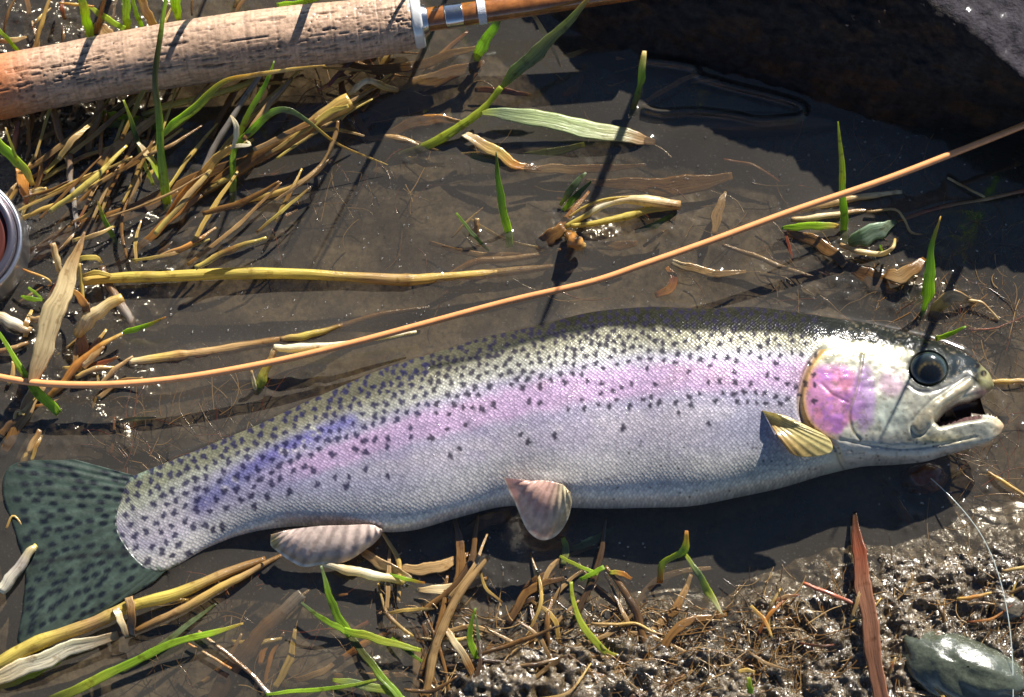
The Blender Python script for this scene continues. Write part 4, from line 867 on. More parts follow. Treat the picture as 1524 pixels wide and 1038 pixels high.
    Vf = np.vstack([Vf, capc]); C = np.vstack([C, C[0]]); UV = np.vstack([UV, UV[0]]); ic = len(Vf)-1
    sa = np.append(scale_amt.ravel()[keep], 0)
    r0 = remap[idx[0]]; n0 = len(r0); cap = [[r0[j], r0[(j+1) % n0], r0[(j+2) % n0], ic] for j in range(0, n0-1, 2)]
    F = np.vstack([F, np.array(cap)])
    lum = C.mean(1); shine = np.maximum(sstep(0.03, 0.20, lum), 0.0)
    hq = np.append((sstep(1180, 1240, qx)*sstep(1400, 1370, qx)).ravel()[keep], 0)
    return Vf, F, C, UV, sa, shine, np.maximum(shine, hq)
Vf, Ff, Cf, UVf, sa, shn, cot = build_fish()
ft = NT('trout_skin'); at = ft.n('Attribute', attribute_name='Col'); uv = ft.n('UVMap'); sat = ft.n('Attribute', attribute_name='scaly')
mp = ft.n('Mapping', i_Vector=uv.outputs[0]); mp.inputs['Rotation'].default_value = (0, 0, math.radians(45)); mp.inputs['Scale'].default_value = (1/4.3, 1/4.3, 1)
vo = ft.n('TexVoronoi', i_Vector=mp.outputs[0], i_Scale=1.0); vo.inputs['Randomness'].default_value = 0.42
sepc = ft.n('SeparateColor'); ft.l(vo.outputs['Color'], sepc.inputs[0])
dist = vo.outputs['Distance']
edge = ft.ramp(dist, [(0.25, (1, 1, 1)), (0.62, (0.74, 0.72, 0.77))])
cc = ft.mixc('MULTIPLY', sat.outputs['Fac'], at.outputs[0], edge)
vr = ft.ramp(sepc.outputs[0], [(0.0, (0.82, 0.82, 0.84)), (1.0, (1.22, 1.2, 1.2))])
cc = ft.mixc('MULTIPLY', sat.outputs['Fac'], cc, vr)
hgt = ft.math('MULTIPLY', ft.math('SUBTRACT', ft.math('MULTIPLY', sepc.outputs[1], 0.35), dist), sat.outputs['Fac'])
tc = ft.n('TexCoord'); nn = ft.n('TexNoise', i_Vector=tc.outputs['Object'], i_Scale=700.0, i_Detail=3.0)
hgt = ft.math('ADD', hgt, ft.math('MULTIPLY', nn.outputs[0], 0.35))
bp = ft.n('Bump', i_Height=hgt); bp.inputs['Strength'].default_value = 0.36; bp.inputs['Distance'].default_value = 0.0005
bp2 = ft.n('Bump', i_Height=nn.outputs[0]); bp2.inputs['Strength'].default_value = 0.5; bp2.inputs['Distance'].default_value = 0.0006
pr = ft.n('BsdfPrincipled', i_Metallic=0.3, i_Roughness=0.40); ft.l(cc, pr.inputs['Base Color']); ft.l(bp.outputs[0], pr.inputs['Normal'])
pr.inputs['Specular IOR Level'].default_value = 0.35; pr.inputs['Coat Weight'].default_value = 0.3; pr.inputs['Coat Roughness'].default_value = 0.1; bp3 = ft.n('Bump', i_Height=hgt); bp3.inputs['Strength'].default_value = 0.3; bp3.inputs['Distance'].default_value = 0.0005; ft.l(bp2.outputs[0], bp3.inputs['Normal']); ft.l(bp3.outputs[0], pr.inputs['Coat Normal'])
sh_ = ft.n('Attribute', attribute_name='shine').outputs['Fac']; co_ = ft.n('Attribute', attribute_name='coated').outputs['Fac']
ft.l(ft.math('MULTIPLY', sh_, 0.3), pr.inputs['Metallic']); ft.l(ft.math('ADD', ft.math('MULTIPLY', sh_, 0.3), 0.06), pr.inputs['Specular IOR Level'])
ft.l(ft.math('ADD', ft.math('MULTIPLY', co_, 0.45), 0.04), pr.inputs['Coat Weight'])
ft.l(pr.outputs[0], ft.out.inputs[0]); M_FISH = ft.m
trout = empty('trout', P(800, 620, -3), 'spotted rainbow trout with a pink stripe lying on its side in shallow water', 'fish')
link_mesh('body', Vf, Ff, M_FISH, trout, col=Cf, uv=UVf, attrs={'scaly': sa, 'shine': shn, 'coated': cot})

# eye
def dome(cx, cy, z, rx, ry, rz, mat, name, parent, col, tilt=0.0):
    nu_, nv_ = 48, 20; u = np.linspace(0, 2*PI, nu_, endpoint=False); v = np.linspace(0.001, PI*0.98, nv_)
    U, Vv = np.meshgrid(u, v); o = P(cx, cy, z)
    V = np.stack([o[0]+np.sin(Vv)*np.cos(U)*rx*PX, o[1]+np.sin(Vv)*np.sin(U)*ry*PX, o[2]+np.cos(Vv)*rz*PX], -1)
    V[..., 2] += (V[..., 1]-o[1])*tilt
    idx = np.arange(nu_*nv_).reshape(nv_, nu_); r = np.roll(idx, -1, 1)
    F = np.stack([idx[:-1], idx[1:], r[1:], r[:-1]], -1).reshape(-1, 4)
    qx_, qy_ = proj(V.reshape(-1, 3)); C = col(qx_, qy_)
    return link_mesh(name, V.reshape(-1, 3), F, mat, parent, col=C)
M_EYE = mat_attr('eye_wet', 0.12, 0, 1.0, 0.05, 900.)
def eyecol(x, y):
    r = np.hypot((x-1385)/1.0, (y-557)/0.92); n = fbm(x/4, y/4, 3, 301)
    c = np.zeros((len(x), 3)); c[:] = (0.012, 0.016, 0.014)
    w = np.hypot((x-1382)/27, (y-549)/25); k = sstep(0.60, 0.95, w)[:, None]; c = c*(1-k)+np.array((0.028, 0.042, 0.042))*k*(0.6+0.8*n)[:, None]
    g_ = np.exp(-((r-18)/1.8)**2)[:, None]; c = c*(1-g_)+np.array((0.09, 0.065, 0.025))*g_*(0.5+n)[:, None]
    g2 = sstep(17, 15, r)[:, None]; c = c*(1-g2)+np.array((0.006, 0.007, 0.007))*g2
    return c
dome(1382, 550, 26.4, 26.5, 25, 13, M_EYE, 'eye', trout, eyecol, 0.1)
# mouth lining: a shallow cup behind the jaws
M_MOUTH = simple('mouth_skin', (0.06, 0.035, 0.03), 0.3, coat=0.5, bump=0.3)
mo = [(1390,622),(1415,603),(1440,592),(1458,588),(1462,604),(1468,620),(1440,626),(1405,632)]
mc = np.array(P(1418, 615, 9)); ring = [np.array(P(x, y, 15)) for x, y in mo]; ring2 = [np.array(P(x, y, 9)) for x, y in mo]
V = ring+ring2+[mc]; nmo = len(mo)
Fm = [[i, (i+1) % nmo, nmo+(i+1) % nmo, nmo+i] for i in range(nmo)]+[[nmo+i, nmo+(i+1) % nmo, nmo+(i+2) % nmo, 2*nmo] for i in range(0, nmo, 2)]
link_mesh('mouth_lining', np.array(V), np.array(Fm), M_MOUTH, trout)

# fins
def mat_fin(name, trans, rough=0.3, alpha=0.0, coat=0.5):
    t = NT(name); a = t.n('Attribute', attribute_name='Col'); uv = t.n('UVMap')
    sx = t.n('SeparateXYZ'); t.l(uv.outputs[0], sx.inputs[0])
    s = t.math('SINE', t.math('MULTIPLY', sx.outputs[1], 6.2832))
    tc = t.n('TexCoord'); ns = t.n('TexNoise', i_Vector=tc.outputs['Object'], i_Scale=500., i_Detail=4.)
    c = t.mixc('MULTIPLY', 0.5, a.outputs[0], t.ramp(t.math('ADD', t.math('MULTIPLY', s, 0.25), ns.outputs[0]), [(0.25, (0.45, 0.4, 0.4)), (0.6, (1.1, 1.1, 1.1))]))
    b = t.n('Bump', i_Height=t.math('ADD', t.math('MULTIPLY', s, 0.5), ns.outputs[0])); b.inputs['Strength'].default_value = 0.35; b.inputs['Distance'].default_value = 0.0005
    pr = t.n('BsdfPrincipled', i_Roughness=rough); t.l(c, pr.inputs['Base Color']); t.l(b.outputs[0], pr.inputs['Normal'])
    pr.inputs['Coat Weight'].default_value = coat; pr.inputs['Coat Roughness'].default_value = 0.12
    tr = t.n('BsdfTranslucent'); t.l(c, tr.inputs[0])
    m = t.n('MixShader', i_0=trans, i_1=pr.outputs[0], i_2=tr.outputs[0])
    if alpha:
        tp = t.n('BsdfTransparent'); m = t.n('MixShader', i_0=alpha, i_1=m.outputs[0], i_2=tp.outputs[0])
    t.l(m.outputs[0], t.out.inputs[0]); return t.m
def fin(name, A, Bl, zA, zB, nray, colf, mat, sag=0.0, ripple=0.5, thick=0.5, mid=None, nl=60):
    nr = nray*6+1
    a_ = spline(A, nr); b_ = spline(Bl, nr); zA_ = np.interp(np.linspace(0, 1, nr), np.linspace(0, 1, len(zA)), zA); zB_ = np.interp(np.linspace(0, 1, nr), np.linspace(0, 1, len(zB)), zB)
    v = np.linspace(0, 1, nl)
    up = np.zeros((nr, nl, 3)); ru = np.linspace(0, nray, nr)
    for i in range(nr):
        for j, s in enumerate(v):
            x, y = a_[i]*(1-s)+b_[i]*s
            z = zA_[i]*(1-s)+zB_[i]*s+sag*math.sin(s*PI)+ripple*0.5*math.cos(ru[i]*2*PI)*min(1, s*3+0.2)
            up[i, j] = P(x, y, z)
    lo = up-np.array([0, 0, thick*MM]); 
    # pinch at the rim
    lo[:, -1] = up[:, -1]-np.array([0, 0, 0.05*MM]); lo[0] = up[0]-np.array([0, 0, 0.05*MM]); lo[-1] = up[-1]-np.array([0, 0, 0.05*MM])
    V = np.vstack([up.reshape(-1, 3), lo.reshape(-1, 3)]); n = nr*nl
    idx = np.arange(n).reshape(nr, nl)
    Ft = np.stack([idx[:-1, :-1], idx[1:, :-1], idx[1:, 1:], idx[:-1, 1:]], -1).reshape(-1, 4)
    Fs = [Ft, (Ft+n)[:, ::-1]]
    for e in (idx[0], idx[-1][::-1], idx[:, -1], idx[:, 0][::-1]):
        Fs.append(np.stack([e[:-1], e[1:], e[1:]+n, e[:-1]+n], -1))
    Fs = np.vstack(Fs)
    qx_, qy_ = proj(V); Rr, Vv = np.meshgrid(ru, v, indexing='ij')
    U = np.stack([Vv, Rr], -1).reshape(-1, 2); U = np.vstack([U, U])
    C = colf(qx_, qy_, U[:, 1]/nray, U[:, 0])
    return link_mesh(name, V, Fs, mat, trout, col=C, uv=U)
M_TAIL = mat_fin('tail_fin_skin', 0.2, 0.4, 0.12, 0.2); M_FIN = mat_fin('pale_fin_skin', 0.4, 0.25, 0.0, 1.0)
tsp = []; rs = random.Random(3)
while len(tsp) < 190:
    x = rs.uniform(25, 235); y = rs.uniform(686, 960)
    if all(math.hypot(p[0]-x, (p[1]-y)*1.25) > 13.5 for p in tsp): tsp.append((x, y))
def tailcol(x, y, u, v):
    n = fbm(x/18, y/18, 3, 311); c = np.array((0.062, 0.092, 0.074))*(0.6+0.8*n)[:, None]
    c = c*(1-0.35*sstep(0.75, 1.0, v))[:, None]
    for (sx, sy) in tsp:
        an = math.atan2(sy-770, sx-330); dx = (x-sx); dy = (y-sy)
        lx = dx*math.cos(an)+dy*math.sin(an); ly = -dx*math.sin(an)+dy*math.cos(an)
        k = sstep(1.2, 0.6, np.hypot(lx/8.0, ly/4.6))[:, None]; c = c*(1-k*0.97)+np.array((0.008, 0.012, 0.02))*k*0.97
    for (yy,) in ((838,),):
        k = np.exp(-((y-np.interp(x, [50, 160], [838, 822]))/4)**2)[:, None]*0.7; c = c*(1-k)+0.02*k
    return c
fin('tail_fin', [(215,712),(190,730),(175,760),(176,790),(195,822),(222,846),(250,846)],
    [(112,684),(22,690),(4,730),(22,790),(38,850),(34,905),(34,962),(130,922),(228,868)], [1.3,1.7,1.8,1.8,1.8,1.7,1.3], [0.5,0.3,0.6,0.5,0.7,0.5,0.4,0.6,0.8], 17, tailcol, M_TAIL, 0.25, 0.3, 0.5, nl=50)
def pelvcol(x, y, u, v):
    n = fbm(x/8, y/8, 3, 321); c = np.array((0.78, 0.52, 0.42))+(np.array((0.76, 0.66, 0.42))-np.array((0.78, 0.52, 0.42)))*sstep(0.45, 0.8, u)[:, None]
    k = (0.5+0.5*np.sin(u*9*2*PI))[:, None]*0.35*sstep(0.2, 0.6, v)[:, None]; c = c*(1-k)+np.array((0.16, 0.13, 0.22))*k
    e = np.maximum(sstep(0.90, 1.0, v), 0)[:, None]; c = c*(1-e)+np.array((0.85, 0.80, 0.70))*e
    return c*(0.8+0.4*n)[:, None]
fin('pelvic_fin', [(790,716),(808,715),(825,718),(838,722),(846,730)], [(749,711),(757,730),(768,752),(776,772),(787,792),(805,804),(826,799),(843,778),(851,750),(849,733)],
    [28,29,29,28,26], [27,25,22,19,15,12,12,15,20,23], 9, pelvcol, M_FIN, 3.5, 0.6, 0.5)
def analcol(x, y, u, v):
    n = fbm(x/8, y/8, 3, 331); c = np.array((0.74, 0.60, 0.52))*(0.75+0.5*n)[:, None]
    k = sstep(0.72, 0.95, v)[:, None]*sstep(0.9, 0.6, u)[:, None]; c = c*(1-k)+np.array((0.72, 0.50, 0.28))*k
    e = (sstep(0.90, 0.97, v)*sstep(0.02, 0.1, u)*sstep(0.66, 0.5, u))[:, None]; c = c*(1-e)+np.array((0.9, 0.87, 0.8))*e
    e = np.exp(-(((x-408)/8)**2+((y-808)/14)**2))[:, None]; c = c*(1-e)+np.array((0.6, 0.48, 0.15))*e
    return c
fin('anal_fin', [(428,789),(450,786),(480,783),(515,782),(550,781),(567,786)], [(403,796),(403,812),(414,822),(430,834),(452,844),(480,840),(515,836),(545,818),(562,804),(570,792)],
    [10,12,13,13,12,10], [9,8,8,7,6,6,7,7,8,9], 11, analcol, M_FIN, 2.0, 0.6, 0.5)
def peccol(x, y, u, v):
    n = fbm(x/8, y/8, 3, 341); c = np.array((0.78, 0.68, 0.30))*(0.8+0.4*n)[:, None]
    k = sstep(0.45, 0.8, u)[:, None]; c = c*(1-k)+np.array((0.55, 0.36, 0.12))*k*(0.8+0.4*n)[:, None]
    k = (0.5+0.5*np.sin(u*12*2*PI))[:, None]*0.12; return c*(1-k)
fin('pectoral_fin', [(1134,611),(1137,615),(1141,622),(1148,634)], [(1170,619),(1205,636),(1228,648),(1238,660),(1236,674),(1210,680),(1182,678),(1166,662),(1158,648)],
    [30,30,30,30], [33,33,32,31,30,30,31,31,31], 12, peccol, M_FIN, 3.0, 0.18, 0.4)

# ------------------------------------------------------------------ fishing rod, reel, line
def sweep(path, radii, k=48, cols=None):
    C = np.array(path); T = np.gradient(C, axis=0); T /= np.linalg.norm(T, axis=1)[:, None]
    up = np.array([0, 0, 1.0]); B_ = np.cross(T, up); B_ /= np.linalg.norm(B_, axis=1)[:, None]; N = np.cross(B_, T)
    ang = np.linspace(0, 2*PI, k, endpoint=False); r = np.asarray(radii)
    if r.ndim == 1: r = np.repeat(r[:, None], k, 1)
    V = C[:, None]+B_[:, None]*(r*np.cos(ang))[..., None]+N[:, None]*(r*np.sin(ang))[..., None]
    n = len(C); idx = np.arange(n*k).reshape(n, k); nx = np.roll(idx, -1, 1)
    F = np.stack([idx[:-1], nx[:-1], nx[1:], idx[1:]], -1).reshape(-1, 4)
    V = np.vstack([V.reshape(-1, 3), C[0], C[-1]])
    capA = [[idx[0, (j+2) % k], idx[0, (j+1) % k], idx[0, j], n*k] for j in range(0, k, 2)]
    capB = [[idx[-1, j], idx[-1, (j+1) % k], idx[-1, (j+2) % k], n*k+1] for j in range(0, k, 2)]
    F = np.vstack([F, capA, capB])
    Ln = np.concatenate([[0], np.cumsum(np.linalg.norm(np.diff(C, axis=0), axis=1))])*1000
    UV = np.stack([np.repeat(Ln[:, None], k, 1), np.repeat(ang[None]/(2*PI), n, 0)], -1).reshape(-1, 2); UV = np.vstack([UV, [0, 0], [Ln[-1], 0]])
    return V, F, UV, Ln
rod = empty('fishing_rod', P(300, 75, 24), 'fly rod with a worn cork grip lying across the top left corner', 'fishing rod')
gp = spline([tuple(P(*p)) for p in [(-190,150,17),(-60,140,17),(60,118,17),(170,97,17.5),(300,76,18),(430,58,19),(540,44,20),(619,32,21)]], 420)
t_ = np.linspace(0, 1, 420); qgx, _ = proj(gp)
gr = np.interp(qgx, [-190,0,100,250,350,450,540,600,612,619], [50,50,48,50.5,51,50,46.5,43.5,42,38])*PX*0.985
k = 160; ang = np.linspace(0, 2*PI, k, endpoint=False)
AX, AN = np.meshgrid(np.linspace(0, 820, 420), ang, indexing='ij')
an_s = 60*np.abs(((AN/(2*PI))*2) % 2-1)   # closed noise coordinate
pit = fbm(AX/34, AN*16, 4, 401); pit2 = fbm(AX/14, AN*34, 3, 411); crack = np.exp(-((fbm(AX/50, AN*9, 3, 421)-0.5)/0.012)**2)*sstep(0.52, 0.6, fbm(AX/40, AN*4, 2, 431))
ringx = np.abs(((AX/41) % 1)-0.5)*41; joint = np.exp(-((20.5-ringx)/1.3)**2)
d_ = -0.7*sstep(0.67, 0.73, pit)-0.22*joint-1.0*crack-0.3*sstep(0.66, 0.72, pit2)
rad = gr[:, None]+d_*MM*0.9
V, F, UV, Ln = sweep(gp, rad, k)
cc = np.array((0.55, 0.36, 0.24))*(0.6+0.75*fbm(AX/60, AN*3, 4, 441))[..., None]
cc = cc*(1-0.75*np.clip(-d_, 0, 1)[..., None]); cc *= (1-0.22*sstep(0.45, 0.7, fbm(AX/2.6, AN*1.0, 3, 451)))[..., None]
k_ = sstep(120, 0, AX-150)[..., None]; cc = cc*(1-k_)+np.array((0.50, 0.15, 0.035))*k_  # orange reflected glow at the left end, painted into the cork colour
C = np.vstack([cc.reshape(-1, 3), cc[0, 0], cc[-1, 0]])
M_CORK = mat_attr('worn_cork', 0.45, 0, 0.15, 0.3, 500., 0.5, 0.0008)
link_mesh('cork_grip', V, F, M_CORK, rod, col=C)
M_SILVER = simple('bare_metal', (0.62, 0.62, 0.64), 0.22, 1.0, bump=0.1, bscale=400); M_WHITE = simple('pale_winding_check', (0.72, 0.72, 0.70), 0.3, 0.3, coat=0.5, bump=0.2)
M_CANE = mat_attr('varnished_cane', 0.18, 0, 1.0, 0.08, 300.)
M_THREAD = simple('pale_thread', (0.6, 0.6, 0.62), 0.4, bump=0.4, bscale=1500)
def seg(name, x0, x1, r0, r1, mat, parent=rod, col=None, n=24, prof=None):
    ends = [(x, 32-(x-619)*0.142, 21+(x-619)*0.014) for x in np.linspace(x0, x1, n)]
    path = [P(*e) for e in ends]; rr = np.linspace(r0, r1, n)*PX
    if prof is not None: rr = rr*prof(np.linspace(0, 1, n))
    V, F, UV, Ln = sweep(path, rr, 48)
    C = None
    if col is not None:
        nn = fbm(V[:, 0]*250, V[:, 1]*900, 3, 461); C = np.array(col)*(0.6+0.8*nn)[:, None]
    return link_mesh(name, V, F, mat, parent, col=C)
seg('grip_end_ring', 614, 629, 43, 41, M_WHITE, prof=lambda u: 1-0.06*np.abs(u*2-1)**6)
seg('winding_check', 627, 637, 27, 22, M_SILVER)
seg('rod_blank', 630, 980, 18.5, 15.5, M_CANE, col=(0.30, 0.11, 0.03), n=60)
hk = seg('hook_keeper', 663, 689, 19.6, 19.3, M_SILVER)
seg('thread_winding', 711, 723, 19.4, 19.2, M_THREAD)
# the wire ring of the hook keeper
rc_ = [P(667+11*(1-math.cos(a_)), 26+13*math.sin(a_)*1.0, 18+1.0*math.sin(a_)) for a_ in np.linspace(0, PI, 26)]
V, F, UV, Ln = sweep(rc_, np.full(26, 2.6*PX), 12); link_mesh('keeper_ring', V, F, M_SILVER, hk)
# reel
M_REEL = simple('reel_rim_metal', (0.62, 0.63, 0.66), 0.32, 1.0, bump=0.1, bscale=300); M_SPOOL = simple('red_brown_spool', (0.16, 0.045, 0.03), 0.3, 0.6, coat=1.0)
M_SPOOL2 = simple('dark_spool_edge', (0.30, 0.26, 0.28), 0.25, 0.9, coat=0.5)
def lathe(name, prof, mat, parent, cx=-60, cy=366, z0=8, k=96, sx=1.0, tilt=(0.0, 0.0)):
    o = P(cx, cy, z0); rows = []
    for (r, z) in prof:
        ang = np.linspace(0, 2*PI, k, endpoint=False)
        x = np.cos(ang)*r*PX; y = np.sin(ang)*r*PX; zz = np.full(k, z*MM)+x*tilt[0]+y*tilt[1]
        rows.append(np.stack([o[0]+x, o[1]+y, o[2]+zz], -1))
    rows = np.array(rows); idx = np.arange(rows.shape[0]*k).reshape(-1, k); nx = np.roll(idx, -1, 1)
    F = np.stack([idx[:-1], nx[:-1], nx[1:], idx[1:]], -1).reshape(-1, 4)
    return link_mesh(name, rows.reshape(-1, 3), F, mat, parent)
tl = (-0.12, 0.08)
reel = lathe('reel_frame', [(80,-6),(99,-6),(101,-2),(101,4),(100,9),(99,10.5),(96,11.2),(93,10.5),(91,9),(90.5,7),(88,5),(80,4)], M_REEL, rod, tilt=tl)
lathe('reel_rim', [(90,8.5),(91,10.8),(88,12.2),(82,12.6),(78,11.8),(77,9.5),(77,6)], M_SPOOL2, reel, tilt=tl)
lathe('reel_spool', [(77,8),(76,10.2),(70,10.6),(58,9.6),(48,11.5),(30,13.8),(12,14.5),(0.5,14.6)], M_SPOOL, reel, tilt=tl)
fo_ = sweep([P(-120, 150, 18), P(-118, 200, 14), P(-100, 260, 9), P(-80, 300, 4)], np.array([10, 12, 12, 16])*PX, 16); link_mesh('reel_foot', fo_[0], fo_[1], M_REEL, rod)

# fly line
lp = spline([tuple(P(*p)) for p in [(-80,548,10),(-10,560,11),(45,569,12),(110,573,12),(190,571,12),(290,560,12),(410,538,12),(520,512,13),(640,480,15),(760,448,18),(880,420,21),(960,393,22),(1060,358,22),(1180,314,22),(1310,270,23),(1420,228,24),(1530,184,26),(1700,112,28)]], 360)
fx, _ = proj(lp); V, F, UV, Ln = sweep(lp, np.interp(fx, [-80, 200, 700, 1530], [5.4, 5.2, 5.0, 5.2])*PX, 14)
M_LINE = simple('orange_line_coating', (0.90, 0.36, 0.13), 0.34, 0, coat=1.0, bump=0.12, bscale=250, var=0.15)
M_LINE.node_tree.nodes['Principled BSDF'].inputs['Coat Roughness'].default_value = 0.22
tag(link_mesh('fly_line', V, F, M_LINE), 'thick pale orange fishing line crossing the whole picture above the fish', 'fishing line')
M_MONO = simple('clear_leader', (0.5, 0.55, 0.5), 0.12, 0, coat=1.0, spec=1.0)
lp = spline([tuple(P(*p)) for p in [(1385,712,3),(1410,735,6),(1440,768,8),(1465,805,9),(1484,850,9),(1498,905,9),(1506,970,9),(1508,1050,9)]], 140)
V, F, UV, Ln = sweep(lp, np.full(140, 0.75*PX), 8); tag(link_mesh('leader_line', V, F, M_MONO), 'thin clear leader running from the jaw down the right edge', 'fishing line')

# ------------------------------------------------------------------ plants made of parts
def part(name, parent, mat, pts, w, cols, **kw):
    V, F, C, U = blade_geo(pts, w, cols, **kw); return link_mesh(name, V, F, mat, parent, col=C, uv=U)
tg = empty('grass_plant', P(250, 318, -4), 'tallest green grass stem, standing in front of the cork grip with a side leaf', 'grass')
part('stem', tg, M_LEAF, tall, [14,14,12,11,9,8,6,4], [YG,(0.3,0.4,0.06),GR,OL,OL,GR,GR], th=0.6, fold=0.05)
part('leaf', tg, M_LEAF, [(238,206,25),(258,186,28),(290,160,30),(330,124,34),(370,113,36),(430,104,37),(484,98,38)], [4,13,15,9,8,6,3], [YG,BG,YG,ST,PA,ST], roll=15)
bs = empty('grass_plant', P(600, 230, -3), 'large green stem in the pool whose folded leaf reaches past the rod', 'grass')
part('stem', bs, M_LEAF, bigstem[:7], [8,12,14,14,12,9,9], [OL,OL,YG,YG,YG,YG], th=0.6, fold=0.05)
part('leaf', bs, M_LEAF, bigstem[6:], [7,22,25,17,11,5], [YG,GG,(0.28,0.30,0.14),(0.28,0.32,0.12),ST], roll=20)
part('stem', bs, M_LEAF, [(664,206,3),(690,186,5),(714,170,5)], [8,10,9], [YG,YG,YG], th=0.6)
for i, t in enumerate(TAB):
    V, F, C, U = blade_geo(t['pts'], t['w'], t['cols'], th=t['th'], fold=t['fold'], roll=t['roll'], node=t['node'], seed=i)
    o = link_mesh(t['name'], V, F, t['mat'], col=C, uv=U); tag(o, t['label'], t['cat'], t['group'])

# ------------------------------------------------------------------ loose litter nobody tells apart: singles in the bottom litter and the upper left tangle
rs = random.Random(21)
LITTER = []
CN = {YS:'yellow', TN:'tan', BR:'brown', DB:'dark brown', ST:'straw-yellow', RB:'red-brown', GY:'grey', OR:'orange'}
ANCH = [(60,360,'the reel'),(95,450,'the large dried leaf'),(245,290,'the foot of the tall grass stem'),(150,200,'the left half of the cork grip'),(330,150,'the middle of the cork grip'),(260,70,'the upper side of the grip'),
 (60,30,'the top left corner'),(150,470,'the pale cut stub'),(30,590,'the left end of the orange line'),(110,640,'the upper lobe of the tail fin'),(500,120,'the right end of the cork grip'),(690,200,'the big green stem'),(850,200,'the long pale green leaf'),
 (900,310,'the wet straw clump'),(750,300,'the lone pointed blade'),(480,410,'the long yellow reed'),(450,510,'the bent yellow straw'),(1040,300,'the drowned diamond leaf'),(950,130,'the single sprout'),(510,230,'the frayed reed end'),
 (480,820,'the anal fin'),(520,945,'the green plant below the anal fin'),(800,820,'the pelvic fin'),(640,960,'the long tan stem'),(710,960,'the green blade in the litter'),(880,940,'the bowed yellow-green blade'),(800,1010,'the bottom edge'),
 (220,905,'the brown clasp'),(220,980,'the long green blade'),(390,950,'the thick dark drowned reed'),(1240,880,'the orange-red twig'),(1295,900,'the wide red-brown reed'),(1430,1000,'the grey-green stone'),(1480,860,'the thin clear leader'),(1115,1010,'the small green blade on the bank'),(1150,890,'the edge of the fish shadow'),(960,980,'the left end of the mud bank')]
def litter(n, region, zr, name, label, cat, group, mats, wr=(4, 9), lr=(30, 90), angc=0.0, angs=1.2, sd=0, pal=None, cv=0.12):
    pal = pal or [TN, BR, DB, ST, BR, TN, RB, ST, OR]
    for i in range(n):
        x = rs.uniform(region[0], region[2]); y = rs.uniform(region[1], region[3])
        a_ = angc+rs.uniform(-angs, angs); L = rs.uniform(*lr); z = rs.uniform(*zr)
        bend = rs.uniform(-cv, cv)*L
        pts = [(x, y, z), (x+math.cos(a_)*L*0.5-math.sin(a_)*bend, y+math.sin(a_)*L*0.5+math.cos(a_)*bend, z+rs.uniform(0, 3)), (x+math.cos(a_)*L, y+math.sin(a_)*L, z+rs.uniform(-2, 3))]
        w = rs.uniform(*wr); c1, c2 = rs.choice(pal), rs.choice(pal)
        V, F, C, U = blade_geo(pts, [w*0.7, w, w*0.4], [c1, c2, c1], th=rs.choice([0.2, 0.8]), fold=0.1, k=8, seed=sd+i)
        o = link_mesh(name, V, F, rs.choice(mats), col=C, uv=U)
        mx_, my_ = pts[1][0], pts[1][1]
        an = min(ANCH, key=lambda q: (q[0]-mx_)**2+(q[1]-my_)**2)[2]
        adj = ('long ' if L > lr[0]+0.6*(lr[1]-lr[0]) else 'short ' if L < lr[0]+0.3*(lr[1]-lr[0]) else '')+('broad ' if w > wr[0]+0.6*(wr[1]-wr[0]) else 'thin ' if w < wr[0]+0.3*(wr[1]-wr[0]) else '')
        what = ('drowned straw' if 'drowned' in name else 'straw')
        lean = 'leaning right' if math.cos(a_) > 0.25 else ('leaning left' if math.cos(a_) < -0.25 else 'upright')
        lb_ = f"{adj}{CN[c2]} {what} {lean} near {an}"
        if len(lb_.split()) > 12: lb_ = f"{adj}{CN[c2]} {what} near {an}"
        LITTER.append((o, lb_, cat, group, mx_, my_))
def label_litter():
    by = {}
    for it in LITTER: by.setdefault(it[1], []).append(it)
    for lab, its in by.items():
        its.sort(key=lambda t: t[4])
        names = {1: [''], 2: ['left-hand ', 'right-hand '], 3: ['leftmost ', 'middle ', 'rightmost '], 4: ['leftmost ', 'second from left ', 'third from left ', 'rightmost ']}.get(len(its), [''] * len(its))
        for nm, it in zip(names, its): tag(it[0], nm+lab, it[2], it[3])
litter(26, (600, 905, 990, 1060), (-3, 3), 'straw', 'loose brown straw in the wet litter heap at the bottom centre', 'straw', 'loose straws in the bottom litter', [M_WET], (5, 16), (60, 170), -1.1, 1.3, 500, [BR, DB, TN, BR, DB], 0.2)
litter(34, (-10, 180, 240, 400), (-6, 5), 'straw', 'loose dark straw in the tangle between the reel and the grip', 'straw', 'loose straws in the dark tangle at the left', [M_WET], (5, 11), (40, 110), -1.1, 0.7, 600)
litter(44, (-10, 180, 420, 400), (2, 16), 'straw', '', 'straw', 'golden straws crossing above the dark tangle at the left', [M_STRAW, M_WET], (4, 11), (60, 200), -0.75, 0.5, 1200, [ST, BR, TN, YS, BR, TN], 0.06)
litter(14, (360, 60, 560, 200), (0, 8), 'straw', '', 'straw', 'golden straws beside the frayed reed', [M_STRAW, M_WET], (4, 10), (50, 120), -0.5, 0.6, 1300)
litter(18, (560, 880, 900, 1050), (0, 6), 'straw', '', 'straw', 'golden straws on top of the bottom litter', [M_WET, M_STRAW], (4, 9), (60, 170), -0.9, 1.4, 1400, [BR, DB, TN, BR, ST, TN], 0.2)
litter(16, (0, 0, 420, 90), (-5, 6), 'straw', 'loose straw in the dark water above the grip', 'straw', 'loose straws above the grip', [M_WET, M_STRAW], (4, 9), (30, 80), -1.2, 0.6, 700)
litter(20, (0, 440, 180, 690), (-6, 4), 'straw', 'loose brown straw by the left edge between reel and tail', 'straw', 'loose straws between reel and tail', [M_WET], (4, 11), (30, 90), -0.9, 0.8, 800)
